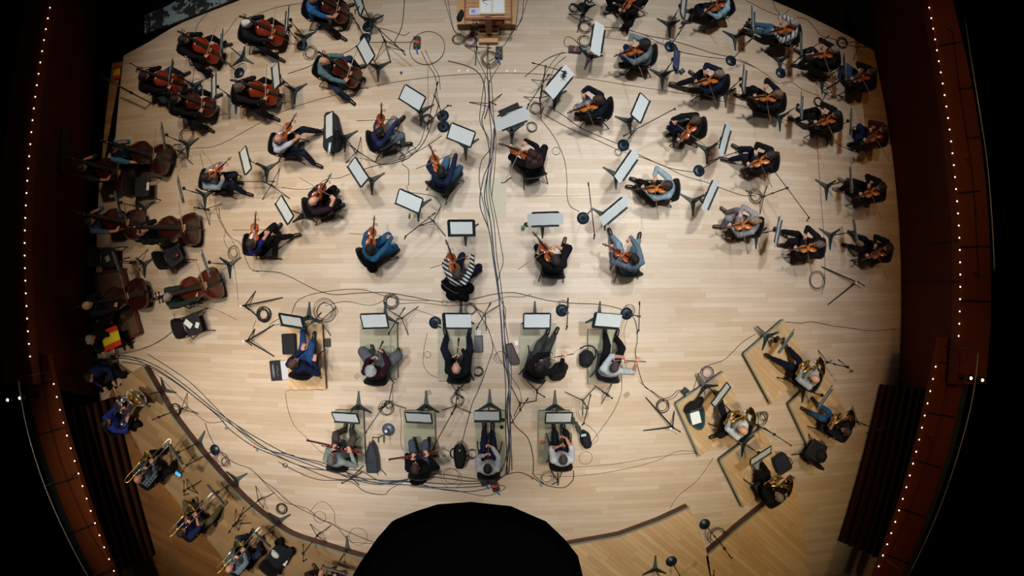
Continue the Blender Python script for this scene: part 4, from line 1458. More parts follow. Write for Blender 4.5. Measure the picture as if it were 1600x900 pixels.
P_('V15', 'violinist with dark ponytail, lifting elbow', 'violin', (1204, 242), 172, hair='#221a17', style='pony', pants='#12162a', va=203, knees=[(1168, 228), (1155, 245)], bow=.16, feet=[(1155, 232), (1139, 250)], skin=1, var={'v': 'violin_b'})
P_('V16', 'violinist in pale blue jumper, black trousers', 'violin', (1042, 289), 178, shirt='#8699a5', hair='#2f211b', style='bob', va=183, bow=.15, feet=[(997, 282), (991, 292)], knees=[(1004, 285), (1006, 298)], var={'v': 'violin_b'})
P_('V17', 'dark haired black clad violinist near right seam', 'violin', (1307, 179), 178, hair='#171211', va=200, bow=.16, feet=[(1256, 175), (1245, 187)], knees=[(1270, 164), (1266, 182)], skin=1)
P_('V18', 'violinist in dark maroon jumper and navy jeans', 'violin', (1381, 202), 168, shirt='#3a161c', pants='#1a2750', hair='#241613', va=210, bow=.14, var={'v': 'violin_c'}, knees=[(1338, 191), (1340, 215)])
P_('V19', 'violinist in black with one white shoe tip', 'violin', (1377, 293), 178, hair='#1a1614', va=198, bow=.12, feet=[(1322, 284), (1314, 296)], var={'v': 'violin_b'}, shoes='#77777a')
P_('V20', 'violinist in grey scarf at right wall', 'violin', (1388, 388), 168, hair='#2a1a14', style='bob', va=200, bow=.14, feet=[(1335, 368), (1327, 384)], knees=[(1346, 366), (1348, 390)], var={'v': 'violin_c'})
P_('V21', 'blond violinist all in light grey clothes', 'violin', (1178, 345), 165, shirt='#8f8d90', pants='#84818a', hair='#8a7058', style='bun', va=190, bow=.15, shoes='#3c201c', knees=[(1147, 318), (1124, 339)], feet=[(1137, 332), (1128, 355)], skin=1, var={'v': 'violin_b'})
P_('V22', 'grey haired violinist with bun in black', 'violin', (1279, 382), 172, hair='#5b5450', style='bun', va=188, bow=.2, knees=[(1238, 352), (1228, 376)], feet=[(1219, 361), (1228, 384)], var={'v': 'violin_b'})
P_('V23', 'violist in black t-shirt with yellow print', 'viola', (868, 406), 88, sleeves='elbow', pants='#0c0d10', hair='#2c1f1a', va=124, bow=.10, shoes='#4a2218', feet=[(848, 390), (880, 384)], skin=1, chair=True)
P_('V24', 'violinist in grey blue jumper and light jeans', 'violin', (991, 404), 98, shirt='#5d6b78', pants='#7591a4', hair='#0d0b0b', va=150, bow=.28, shoes='#2a201d', feet=[(955, 368), (998, 376)], knees=[(966, 380), (995, 378)], var={'v': 'violin_c'})
P_('V25', 'violist in black and white striped jumper', 'viola', (715, 427), 58, shirt=('#10141f', '#c8ccce', 4.6), pants='#12162c', hair='#45362f', style='bob', va=108, bow=.30, knees=[(723, 398), (746, 419)], skin=1)
P_('V26', 'dark haired violinist in teal blue shirt and jeans', 'violin', (579, 388), 30, shirt='#245478', pants='#20507c', hair='#161010', style='bob', va=85, bow=.30, knees=[(607, 367), (617, 386)], var={'v': 'violin_a'})
P_('V27', 'brown bob haired violinist in royal navy top', 'violin', (393, 380), -2, shirt='#1a2060', pants='#0c0c10', hair='#2f1d16', style='bob', va=90, bow=.29, sleeves='elbow', feet=[(429, 358), (459, 368)], knees=[(427, 354), (441, 366)])
P_('V28', 'bald violinist in dark plum shirt', 'violin', (490, 314), 14, shirt='#241620', hair='#8f7266', style='bald', skin=1, va=60, bow=.25, sleeves='elbow', knees=[(522, 294), (536, 312)], var={'v': 'violin_c'})
P_('V29', 'black haired violinist in grey jumper and navy jeans', 'violin', (322, 277), -10, shirt='#7b8c9a', pants='#171d2f', hair='#0d0a0a', style='bob', va=40, bow=.2, knees=[(370, 272), (362, 290)], feet=[(366, 286), (383, 302)], var={'v': 'violin_a'})

# --- woodwind
P_('W1', 'player in navy jumper turned aside', 'none', (459, 567), 80, shirt='#151d3c', pants='#25487f', hair='#4a342a', fz=.15, hyaw=-35, feet=[(473, 514, .16), (489, 532)], knees=[(474, 534), (486, 546)], var={'wr': (.26, .16, .70), 'wl': (-.05, .32, .66)}, lean=.02)
P_('W2', 'curly grey haired oboist in maroon top', 'oboe', (580, 578), 84, shirt='#2c1018', pants='#565b60', hair='#9a9ea0', style='curly', fz=.15, skirt=True, skin=1, var={'sx': .1})
P_('W3', 'bald oboist in black suit with spread knees', 'oboe', (713, 575), 90, shirt='#0f1116', pants='#14162a', hair='#8f8a86', style='bald', skin=1, fz=.15, knees=[(688, 536), (737, 534)], feet=[(698, 524), (732, 524)], lean=.0)
P_('W4', 'flautist in black shirt with grey trousers', 'flute', (843, 573), 72, shirt='#0f1013', pants='#3b3d3e', hair='#1a1210', fz=.15, feet=[(855, 524), (868, 521)], knees=[(842, 540), (857, 542)], var={'fa': 28}, skin=1)
P_('W5', 'flautist in pale shirt with black trousers', 'flute', (960, 573), 82, shirt='#a9b4bc', pants=BK, hair='#3a3431', fz=.15, feet=[(945, 521), (962, 527)], knees=[(949, 541), (974, 541)], var={'fa': 4}, sleeves='elbow', style='short')
P_('W6', 'grey haired bassoonist in grey top', 'bassoon', (518, 718), 84, shirt='#84908f', pants='#45403a', hair='#5e5c5c', fz=.15, feet=[(539, 671), (548, 671)], knees=[(524, 682), (554, 682)], var={'boot': (.42, .16, .52), 'tip': (-.42, .46, 1.36)})
P_('W7', 'brown haired bassoonist in black top', 'bassoon', (649, 731), 90, shirt='#0d0d0f', pants='#4a5166', hair='#3a2620', fz=.15, knees=[(641, 681), (665, 681)], var={'boot': (.32, .26, .50), 'tip': (-.36, .34, 1.42)}, skin=1)
P_('W8', 'dark haired clarinettist in white shirt', 'clarinet', (762, 731), 90, shirt='#aeb3bc', pants='#161a33', hair='#17110f', fz=.15, feet=[(757, 668), (769, 674)], knees=[(756, 674), (770, 676)], skin=1)
P_('W9', 'grey haired clarinettist in white shirt', 'clarinet', (880, 717), 90, shirt='#c6ccd6', pants='#11131c', hair='#3c3c40', fz=.15, feet=[(866, 674), (880, 672)], knees=[(867, 678), (885, 678)], sleeves='elbow')
# --- horns
P_('H1', 'bald horn player in light grey shirt', 'horn', (1273, 592), 150, shirt='#a3abb0', pants='#11142a', hair='#c09a8a', style='bald', skin=1, fz=.2, feet=[(1229, 541), (1202, 558)], knees=[(1246, 546), (1228, 570)])
P_('H2', 'blond balding horn player in white shirt', 'horn', (1160, 672), 148, shirt='#c2cad3', pants='#13151c', hair='#c9a37a', style='balding', skin=1, fz=.2, feet=[(1124, 618), (1122, 680)], knees=[(1130, 645), (1132, 676)])
P_('H3', 'horn player in navy shirt and blue jeans', 'horn', (1322, 674), 150, shirt='#161a2a', pants='#2f5a86', hair='#3a2a20', shoes='#3a1c14', fz=.2, sleeves='elbow', feet=[(1276, 630), (1262, 643)], knees=[(1294, 642), (1280, 652)])
P_('H4', 'grey haired horn player in black', 'horn', (1217, 776), 122, hair='#77706a', fz=.2, shirt='#0e0f12', feet=[(1190, 724), (1183, 738)], knees=[(1200, 734), (1190, 744)], shoes='#3a3c40')
bake_blobs()
# ============================================================ MUSIC STANDS AND SHEETS
def paper_mat():
    m = bpy.data.materials.new('printed_music'); m.use_nodes = True
    nt = m.node_tree; b = nt.nodes['Principled BSDF']; L = nt.links.new
    tc = nt.nodes.new('ShaderNodeTexCoord')
    def band(axis, period, thr):
        s = nt.nodes.new('ShaderNodeSeparateXYZ'); L(tc.outputs['Object'], s.inputs[0])
        d = nt.nodes.new('ShaderNodeMath'); d.operation = 'DIVIDE'; d.inputs[1].default_value = period
        L(s.outputs[axis], d.inputs[0])
        f = nt.nodes.new('ShaderNodeMath'); f.operation = 'FRACT'; L(d.outputs[0], f.inputs[0])
        g = nt.nodes.new('ShaderNodeMath'); g.operation = 'LESS_THAN'; g.inputs[1].default_value = thr; L(f.outputs[0], g.inputs[0])
        return g
    g1 = band('Y', .028, .42); g2 = band('Y', .0024, .28)
    n = nt.nodes.new('ShaderNodeTexNoise'); n.inputs['Scale'].default_value = 130; L(tc.outputs['Object'], n.inputs['Vector'])
    g3 = nt.nodes.new('ShaderNodeMath'); g3.operation = 'GREATER_THAN'; g3.inputs[1].default_value = .6; L(n.outputs['Fac'], g3.inputs[0])
    mxm = nt.nodes.new('ShaderNodeMath'); mxm.operation = 'MAXIMUM'; L(g2.outputs[0], mxm.inputs[0]); L(g3.outputs[0], mxm.inputs[1])
    ml = nt.nodes.new('ShaderNodeMath'); ml.operation = 'MULTIPLY'; L(g1.outputs[0], ml.inputs[0]); L(mxm.outputs[0], ml.inputs[1])
    mx = nt.nodes.new('ShaderNodeMix'); mx.data_type = 'RGBA'
    mx.inputs[6].default_value = lin('#f0f6f9'); mx.inputs[7].default_value = lin('#d3dce0')
    L(ml.outputs[0], mx.inputs[0]); L(mx.outputs[2], b.inputs['Base Color'])
    b.inputs['Roughness'].default_value = .75
    return m


M_PAPER = paper_mat()
M_PLAIN = mat('#dfe6ea', .7)


def sheet_mesh(w, h, n):
    """n joined pages lying open, with the slight swell of paper"""
    mb = MB()
    K = 6 * n
    xs = [-w / 2 + w * i / K for i in range(K + 1)]
    def zz(i):
        t = (i % 6) / 6
        return .006 * abs(math.sin(math.pi * t)) * (1 - .5 * t)
    top = []
    for y in (-h / 2, 0, h / 2):
        top += [(x, y, zz(i) + .003) for i, x in enumerate(xs)]
    nn = len(top)
    vs = top + [(x, y, z - .0018) for x, y, z in top]
    fs = []
    R_ = K + 1
    for j in range(2):
        for i in range(K):
            a = j * R_ + i
            fs.append((a, a + 1, a + R_ + 1, a + R_)); fs.append((nn + a + R_, nn + a + R_ + 1, nn + a + 1, nn + a))
    for i in range(K):
        fs.append((i + 1, i, nn + i, nn + i + 1)); a = 2 * R_ + i
        fs.append((a, a + 1, nn + a + 1, nn + a))
    for j in range(2):
        a = j * R_; fs.append((a, a + R_, nn + a + R_, nn + a)); a += K
        fs.append((a + R_, a, nn + a, nn + a + R_))
    mb.add(vs, fs)
    return mb.mesh('sheet_music', M_PAPER, False)


SHEETS = {1: sheet_mesh(.235, .31, 1), 2: sheet_mesh(.46, .30, 2), 3: sheet_mesh(.66, .29, 3), 's': sheet_mesh(.40, .26, 2)}


LEGDIR = {'C1': 90, 'V27': 90, 'T4': 90, 'T1': 300, 'W1': 90, 'W2': 92, 'W3': 90, 'W4': 90, 'W5': 85, 'W6': 90, 'W7': 90, 'W8': 90, 'W9': 90, 'H1': 135, 'H2': 120, 'H3': 150, 'V6': 250, 'V13': 280, 'V16': 150, 'U1': 110}
TILT = {'H1': 68, 'H2': 54, 'H3': 60, 'H4': 50, 'V5': 40, 'V2': 38, 'V3': 38, 'V26': 38, 'V25': 38, 'V4': 45, 'V6': 44, 'V13': 44, 'V1': 50, 'V28': 46, 'V27': 46, 'V29': 46, 'V23': 50, 'V24': 54, 'V16': 54, 'W1': 48, 'W2': 38, 'W3': 36, 'W4': 36, 'W5': 38, 'W6': 50, 'W7': 50, 'W8': 48, 'W9': 48, 'C4': 48, 'C6': 54, 'C7': 50, 'V9': 50, 'V15': 56, 'V21': 55, 'V22': 62}


def KD(r): return [o for o in bpy.data.objects if o.parent == r]


def stand(px, py, ang, who, kind=2, fz=0.0, z=1.10, off=(0, 0), rot=0.0, extra='', tilt=None, leg=270):
    """stand whose desk shows at (px, py) and faces its player in direction ang"""
    p = W(px, py, fz + z)
    th = math.radians(ang + 90)
    k_ = [k for k, v in PEOPLE.items() if v[0] == who]
    if k_: leg = LEGDIR.get(k_[0], leg)
    o = take(PR['stand'], 'black music stand ' + extra + 'facing ' + who, 'music stand', 'music stands')
    R = Matrix.Rotation(th, 3, 'Z')
    base = p - R @ Vector((0, -.02, 0)); base.z = fz; hs = z / 1.10
    if tilt is None:
        tilt = TILT.get(k_[0], 66) if k_ else 55
    for ch in KD(o):
        if hs != 1:
            if ch.name.startswith('desk'): ch.location.z = 1.10 * hs
            if ch.name.startswith('tilt_knob'): ch.location.z = 1.10 * hs - 1.10
            if ch.name.startswith('post'): ch.scale.z = hs
        if ch.name.startswith('base_leg'): ch.rotation_euler = (0, 0, math.radians(leg - 90) - th)
        if ch.name.startswith('desk'): ch.rotation_euler = (math.radians(tilt), 0, 0)
    o.location = base; o.rotation_euler = (0, 0, th)
    if kind:
        s_ = bpy.data.objects.new('sheet_music', SHEETS[kind]); COL.objects.link(s_)
        T = Matrix.Rotation(math.radians(tilt), 3, 'X')
        s_.matrix_basis = Matrix.Translation(base) @ Matrix.Rotation(th, 4, 'Z') @ Matrix.Translation((0, -.02, 1.10 * hs)) @ T.to_4x4() @ Matrix.Translation((off[0], off[1] - .004, .018)) @ Matrix.Rotation(math.radians(rot), 4, 'Z')
        nm = {1: 'single white sheet', 2: 'open white music pages', 3: 'wide folded out white music', 's': 'small open white music pages'}[kind]
        tag(s_, nm + ' on stand of ' + who, 'sheet music', 'sheet music on the stands')
    return o, base, th


def who(k): return PEOPLE[k][0]


for a in [
    (348, 65, 184, 'C1', 2), (450, 30, 182, 'C2', 2), (562, 2, 200, 'C3', 2), (573, 79, 208, 'C4', 2), (268, 112, 178, 'C5', 2), (336, 135, 186, 'C6', 2), (433, 118, 190, 'C7', 2),
    (256, 211, 196, 'B1', 2), (185, 317, 196, 'B3', 2), (283, 295, 198, 'B4', 2), (323, 411, 203, 'B5', 2), (184, 411, 205, 'B6', 2),
    (516, 196, 183, 'V1', 2), (645, 152, 236, 'V2', 2), (721, 210, 247, 'V3', 2), (800, 184, 292, 'V4', 3), (873, 127, 322, 'V5', 3), (932, 60, 350, 'V6', 3),
    (1066, 8, 350, 'V8', 2), (922, -18, 330, 'V9', 2), (1175, 30, 354, 'V10', 2), (1161, 123, 350, 'V14', 2), (1250, 70, 354, 'V11', 2),
    (1319, 104, 356, 'V12', 2), (999, 168, 336, 'V13', 2), (1131, 217, 342, 'V15', 3), (978, 258, 325, 'V16', 3), (1251, 164, 352, 'V17', 2),
    (1329, 189, 352, 'V18', 2), (1329, 280, 0, 'V19', 2), (1336, 362, 8, 'V20', 2), (1108, 304, 334, 'V21', 3), (1214, 360, 346, 'V22', 3),
    (852, 341, 272, 'V23', 3), (959, 328, 310, 'V24', 3), (721, 355, 270, 'V25', 's'), (640, 313, 246, 'V26', 2), (561, 268, 214, 'V28', 2),
    (385, 250, 198, 'V29', 2), (446, 327, 213, 'V27', 2),
]:
    o, b, th = stand(a[0], a[1], a[2], who(a[3]), a[4])
for a in [(456, 500, 262, 'W1', 's', .0), (585, 500, 272, 'W2', 2, .0), (713, 500, 270, 'W3', 2, .0), (839, 500, 270, 'W4', 2, .0), (948, 500, 265, 'W5', 2, 0),
          (540, 651, 268, 'W6', 2, 0), (654, 651, 268, 'W7', 2, 0), (762, 649, 270, 'W8', 2, 0), (873, 651, 270, 'W9', 2, 0)]:
    stand(a[0], a[1], a[2], who(a[3]), a[4], off=({'W3': (.04, 0), 'W5': (.03, .02), 'W8': (-.02, .02)}.get(a[3], (0, 0))))
stand(1228, 532, 322, who('H1'), None, fz=.2, z=1.0)
stand(1125, 616, 322, who('H2'), 2, fz=.2, z=1.0)
stand(1288, 620, 322, who('H3'), 2, fz=.2, z=1.0)
stand(1188, 711, 300, who('H4'), 2, fz=.2, z=1.0)
stand(218, 622, 240, who('U1'), None)
stand(275, 709, 215, who('T1'), None)
stand(337, 772, 222, who('T2'), None)
stand(409, 841, 226, who('T3'), None)
stand(523, 890, 256, who('T4'), 2)
# stand near bottom edge whose desk lies outside the picture
stand(1041, 924, 280, 'player below the bottom frame edge', None, fz=.3, leg=90)
# tablet stand of V7
o, b, th = stand(1055, 92, 352, who('V7'), None)
mx_ = Matrix.Translation(b) @ Matrix.Rotation(th, 4, 'Z') @ Matrix.Translation((0, -.02, 1.10)) @ Matrix.Rotation(math.radians(58), 4, 'X')
e = empty('tablet', 'tablet with dim blue screen on stand beside brown shoed violinist', 'tablet')
e.matrix_basis = mx_ @ Matrix.Translation((0, 0, .012))
MB().box((0, 0, 0), (.40, .27, .010)).build('case', mat('#0c0d12', .4), e, bevel=.004)
MB().box((0, 0, .0055), (.36, .23, .001)).build('screen', mat('#1a2a6c', .2, emit=.35), e)
# black folder lying on V4's stand and black clamp light on V5's sheets
p = W(794, 176, 1.2)
o = MB().box((0, 0, 0), (.40, .13, .02)).build('folder', mat('#0b0c0c', .6), None, bevel=.004)
o.location = p + Vector((.02, .05, .02)); o.rotation_euler = (math.radians(20), 0, math.radians(25)); tag(o, 'black folder on top of red haired violist music stand', 'folder')

# ============================================================ MICROPHONE STANDS
M_MIC = mat('#0f1112', .5, .2)
M_RB = mat('#22303f', .35, .3)
BASE_ME = MB().lathe([(0, 0), (.122, 0), (.125, .006), (.120, .016), (.06, .026), (.03, .034), (.02, .05), (0, .05)], 32).mesh('round_base', M_RB, True)


LASTB = []
def BO(e): return [o for o in bpy.data.objects if o.parent == e and o.name.startswith('boom') and 'clamp' not in o.name][0]
def KD(r): return [o for o in bpy.data.objects if o.parent == r]


def mic_head(e, p, d, big=False):
    e = next((c for c in reversed(LASTB) if c.parent == e), e)
    """microphone at p pointing along d"""
    d = Vector(d).normalized(); p = Vector(p)
    m = MB().tube([p - d * .02, p + d * .13], .011 if not big else .022, 10)
    m.tube([p + d * .13, p + d * .16, p + d * .175], [.014, .015, .006] if not big else [.026, .028, .012], 10)
    m.build('microphone', M_MIC, e, True)
    MB().ell(p, (.02, .02, .02)).build('clip', M_STEEL, e, True)


def mic(kind, base, label, h=1.4, end=None, endz=None, fz=0.0, rot=None, leg=.36, back=.22, hub=.30):
    b = W(base[0], base[1], fz)
    e = empty('microphone_stand', label, 'microphone stand', 'microphone stands', loc=b)
    if kind == 'round':
        o = bpy.data.objects.new('round_base', BASE_ME); COL.objects.link(o); o.parent = e
        hz = .03
    else:
        rot = rot if rot is not None else 90
        angs = rot if isinstance(rot, (list, tuple)) else [rot, rot + 120, rot + 240]
        for a in angs:
            L_ = leg
            if isinstance(a, (list, tuple)): a, L_ = a
            r = math.radians(a)
            d = Vector((math.cos(r), math.sin(r), 0))
            MB().tube([d * .02 + Vector((0, 0, hub)), d * L_ * .97 + Vector((0, 0, .014)), d * L_ + Vector((0, 0, .012))], [.009 + (.006 if 'low long' in label else 0), .009 + (.004 if 'low long' in label else 0), .013], 8).build('leg', M_STEEL, e, True)
        MB().tube([(0, 0, hub - .05), (0, 0, hub + .05)], .022, 12).build('leg_hub', M_STEEL, e, True)
        if 'low long legged' in label: MB().box((-.06, -.01, hub + .09), (.05, .04, .03)).build('white_clamp', mat('#dfe9ea', .5), e)
        hz = .10
    MB().tube([(0, 0, hz), (0, 0, h)], .0105, 10).build('pole', M_STEEL, e, True)
    MB().tube([(0, 0, h * .5), (0, 0, h * .5 + .06)], .018, 10).build('clutch', M_STEEL, e, True)
    top = Vector((0, 0, h))
    if end is not None:
        ez = endz if endz is not None else h + .1
        q = W(end[0], end[1], fz + ez) - b
        d = (q - top).normalized()
        MB().tube([top - d * back, q], .0085, 8).tube([top - d * (back + .05), top - d * (back - .02)], .014, 8).build('boom', M_STEEL, e, True); LASTB.append(BO(e))
        MB().box(top, (.045, .045, .05)).build('boom_clamp', M_STEEL, e)
        mic_head(e, q, Vector((d.x * .4, d.y * .4, -1)))
    else:
        mic_head(e, top, (0.5, -.3, .1))
    return e


for a in [
    ('round', (309, 138), 'mic stand with round base behind cellist with grey jeans', dict(h=1.0, end=(278, 129), endz=.7)),
    ('round', (374, 114), 'mic stand with round base between two blackclad cellists', dict(h=.9, end=(350, 98), endz=.7)),
    ('round', (472, 71), 'mic stand with round base beside coil left of teal cellist', dict(h=.9, end=(451, 51), endz=.7)),
    ('round', (575, 42), 'upper round based mic stand of two touching near blue cellist', dict(h=1.0, end=(555, 16), endz=.9)),
    ('round', (571, 60), 'lower round based mic stand of two touching near blue cellist', dict(h=1.1, end=(543, 14), endz=1.0)),
    ('round', (692, 181), 'upper round based mic stand beside grey jeans violinist stand', dict(h=1.45, end=(668, 194), endz=1.4)),
    ('round', (693, 198), 'lower round based mic stand tucked beside white collar violinist stand', dict(h=1.0, end=(700, 165), endz=1.0)),
    ('round', (911, 12), 'round based mic stand near the top edge', dict(h=1.2)),
    ('round', (1047, 73), 'round based mic stand behind curly haired violinist', dict(h=1.4, end=(1082, 24), endz=1.6)),
    ('round', (1142, 95), 'round based mic stand beside patterned shirt violinist', dict(h=1.4, end=(1194, 47), endz=1.6)),
    ('round', (1220, 114), 'round based mic stand reaching to upper right corner violinist', dict(h=1.45, end=(1295, 56), endz=1.7)),
    ('round', (974, 227), 'round based mic stand left of navy jeans violinist', dict(h=1.35, end=(1054, 170), endz=1.5)),
    ('round', (1092, 267), 'round based mic stand left of ponytail violinist', dict(h=1.4, end=(1150, 238), endz=1.5)),
    ('round', (911, 341), 'round based mic stand between the two front right violin stands', dict(h=1.4, end=(929, 367), endz=1.4, back=.45)),
    ('round', (680, 504), 'round based mic stand beside bald oboist music stand', dict(h=.25)),
    ('round', (878, 485), 'round based mic stand left of flautist in pale shirt', dict(h=1.3, end=(886, 510), endz=1.3)),
    ('round', (979, 490), 'round based mic stand at right end of front woodwind row', dict(h=1.3, end=(998, 516), endz=1.3)),
    ('round', (336, 703), 'round based mic stand in front of plaid trombonist', dict(h=1.35, end=(284, 737), endz=1.4)),
    ('round', (1101, 819), 'round based mic stand between the two lower right risers', dict(h=1.4, end=(1143, 872), endz=1.7)),
    ('round', (1049, 877), 'round based mic stand near the bottom edge', dict(h=1.5, end=(1115, 899), endz=1.5, fz=.3)),
    ('tri', (432, 293), 'tripod mic stand reaching to grey jumper violinist', dict(h=.8, end=(364, 284), endz=.8, rot=[82, 218, 322], leg=.40)),
    ('tri', (564, 241), 'tripod mic stand behind navy open instrument case', dict(h=1.0, end=(537, 213), endz=1.0, rot=[92, 208, 330], leg=.36)),
    ('tri', (605, 71), 'tripod mic stand left of large cable loop', dict(h=.9, end=(628, 79), endz=.7, rot=[-22, 235, 283], leg=.42)),
    ('tri', (680, 348), 'tripod mic stand with long boom beside teal shirt violinist', dict(h=.95, end=(634, 369), endz=1.0, rot=[72, 190, 308], leg=.34, back=.1)),
    ('tri', (632, 496), 'tripod mic stand right of curly grey oboist stand', dict(h=.8, end=(608, 520), endz=.8, rot=[38, 155, 282], leg=.36)),
    ('tri', (508, 500), 'tripod mic stand beside leaning player music stand', dict(h=.9, end=(478, 513), endz=.9, rot=[48, 170, 290], leg=.34)),
    ('tri', (759, 490), 'tripod mic stand right of bald oboist music stand', dict(h=.9, end=(746, 511), endz=.9, rot=[32, 150, 272], leg=.34)),
    ('tri', (389, 477), 'low long legged tripod upper left of leaning player', dict(h=.3, rot=[(12, .80), (62, .34), (310, .30)], hub=.2)),
    ('tri', (393, 531), 'low long legged tripod left of leaning player', dict(h=.3, rot=[(32, .62), (-33, .62), (70, .25)], hub=.2)),
    ('tri', (1331, 441), 'low long legged tripod on bare floor at right', dict(h=.3, rot=[(157, .85), (218, .80), (0, .12)], hub=.2)),
    ('tri', (1047, 664), 'low long legged tripod between flautist and horn risers', dict(h=.3, rot=[(132, .80), (190, .58), (75, .30)], hub=.2)),
    ('tri', (612, 625), 'tripod mic stand reaching to grey bassoonist', dict(h=1.1, end=(572, 675), endz=1.1, rot=[85, 215, 330], leg=.34, back=.15)),
    ('tri', (714, 630), 'tripod mic stand reaching to brown haired bassoonist', dict(h=1.1, end=(682, 690), endz=1.1, rot=[85, 205, 325], leg=.34, back=.15)),
    ('tri', (812, 626), 'tripod mic stand reaching to dark haired clarinettist', dict(h=1.0, end=(800, 660), endz=1.0, rot=[0, 120, 250], leg=.34)),
    ('tri', (908, 622), 'tripod mic stand reaching to grey haired clarinettist', dict(h=1.1, end=(912, 662), endz=1.1, rot=[38, 158, 276], leg=.36)),
    ('tri', (945, 612), 'low tripod mic stand below flautist riser', dict(h=.5, end=(956, 622), endz=.4, rot=[50, 148, 255], leg=.26)),
    ('tri', (715, 607), 'tripod mic stand behind bald oboist', dict(h=.6, rot=[38, 140, 270], leg=.22)),
    ('tri', (838, 606), 'tripod mic stand behind flautist in black', dict(h=.6, rot=[38, 142, 270], leg=.25)),
    ('tri', (1185, 310), 'tripod mic stand with raised boom beside blond violinist', dict(h=1.5, end=(1264, 340), endz=1.7, rot=[52, 152, 274], leg=.34, back=.5)),
    ('tri', (843, 160), 'tripod mic stand under jumble by pale jeans violinist', dict(h=1.2, end=(826, 163), endz=1.3, rot=[30, 160, 275], leg=.34)),
    ('tri', (848, 134), 'tripod mic stand leaning over folded out music', dict(h=1.2, end=(883, 112), endz=1.2, rot=[40, 150, 262], leg=.26)),
    ('tri', (746, 82), 'tripod mic stand before the conductor podium', dict(h=1.5, end=(745, 36), endz=1.4, rot=[20, 150, 262], leg=.30)),
    ('tri', (906, 33), 'small tripod mic stand below top edge, right of podium', dict(h=1.1, rot=[8, 145, 258], leg=.28)),
    ('tri', (293, 242), 'tripod mic stand in front of patterned shirt bassist', dict(h=.8, end=(274, 226), endz=.7, rot=[80, 190, 305], leg=.28)),
    ('tri', (330, 330), 'tripod mic stand below bass music stand, spiky clamp', dict(h=.6, end=(304, 324), endz=.6, rot=[30, 265, 150], leg=.30)),
    ('tri', (222, 410), 'tripod mic stand beside chair with clothes', dict(h=.9, end=(195, 404), endz=.8, rot=[60, 180, 285], leg=.34)),
    ('tri', (1285, 143), 'tripod mic stand right of blond brown violinist music', dict(h=.9, end=(1312, 127), endz=.9, rot=[0, 130, 265], leg=.24)),
    ('tri', (1334, 72), 'tripod mic stand at the far upper right stage corner', dict(h=.8, rot=[5, 175, 262], leg=.36)),
    ('tri', (294, 635), 'tripod mic stand reaching over curved riser to tuba player', dict(h=1.3, end=(238, 656), endz=1.35, rot=[90, 330, 210], leg=.30, back=.1)),
    ('tri', (304, 757), 'slim black tripod stand beside khaki trombonist music stand', dict(h=.5, fz=.3, end=(288, 773), endz=.6, rot=[30, 150, 290], leg=.22, back=.3)),
    ('tri', (412, 775), 'tripod mic stand on main floor above curved riser', dict(h=1.3, end=(372, 815), endz=1.5, rot=[20, 128, 265], leg=.28)),
    ('tri', (376, 812), 'slim black tripod stand on riser beside bald trombonist', dict(h=.4, fz=.3, end=(357, 832), endz=.5, rot=[350, 110, 255], leg=.26)),
    ('tri', (502, 829), 'tripod mic stand above curved riser left of black housing', dict(h=1.3, end=(474, 877), endz=1.5, rot=[32, 150, 290], leg=.28)),
    ('tri', (1176, 660), 'tripod mic stand behind white shirted horn player', dict(h=1.2, end=(1236, 696), endz=1.2, rot=[300, 60, 180], leg=.22, fz=0)),
    ('tri', (1283, 564), 'tripod mic stand behind bald horn player', dict(h=1.2, end=(1332, 580), endz=1.3, rot=[0, 110, 240], leg=.26)),
    ('tri', (1329, 655), 'tripod mic stand right of horn player in jeans', dict(h=1.2, end=(1383, 668), endz=1.3, rot=[85, 190, 330], leg=.30)),
    ('tri', (765, 165), 'wide folded metal tripod under the main cable run', dict(h=.3, rot=[(45, .35), (170, .42), (250, .3)], hub=.15)),
    ('tri', (228, 113), 'tripod stand at the stage corner beside cellists', dict(h=.7, rot=[20, 170, 265], leg=.3)),
    ('tri', (555, 740), 'low tripod mic stand behind grey bassoonist', dict(h=.35, end=(535, 755), endz=.35, rot=[45, 160, 285], leg=.26)),
    ('tri', (870, 745), 'low tripod mic stand behind grey haired clarinettist', dict(h=.35, end=(872, 757), endz=.3, rot=[50, 130, 240], leg=.2)),
]:
    mic(a[0], a[1], a[2], **a[3])
# ============================================================ CABLES
CAB = {'k': mat('#15171a', .55), 'b': mat('#1d3f66', .5), 'g': mat('#22303a', .5), 'p': mat('#6a4a78', .5), 'n': mat('#3b2a20', .6), 't': mat('#274a4c', .5)}


def cable(pts, label, r=.006, c='k', z=.010, name='cable', closed=False, zs=None):
    P = [W(p[0], p[1], z) for p in pts]
    if zs:
        for p, q in zip(P, zs): p.z = q
    P = crom(P, 6, closed)
    o = MB().tube(P, r, 6, closed=closed).build(name, CAB[c], None, True)
    return tag(o, label, 'cable')


def coil(cx, cy, rp, label, turns=4, c='k', r=.006, seed=0, loose=.2, fz=0.0):
    """a cable lying in loops of about rp pixels"""
    rr = random.Random(seed + int(cx * 7 + cy))
    c0 = W(cx, cy, fz)
    R0 = (W(cx + rp, cy, fz) - c0).length
    pts = []
    N = turns * 14
    if turns == 1: loose *= .25
    ox = oy = 0
    for i in range(N + 1):
        a = i / 14 * 2 * math.pi
        if i % 7 == 0: ox, oy = rr.uniform(-loose, loose) * R0, rr.uniform(-loose, loose) * R0
        R = R0 * (1 + loose * math.sin(a * .37 + seed) - .04 * (i / N))
        pts.append(Vector((c0.x + ox * .6 + R * math.cos(a), c0.y + oy * .6 + R * math.sin(a), fz + .008 + .011 * i / 14)))
    if turns == 1: pts = pts[:-1]
    P = crom(pts, 3, turns == 1)
    o = MB().tube(P, r, 5, closed=turns == 1).build('cable_coil', CAB[c], None, True)
    return tag(o, label, 'cable')


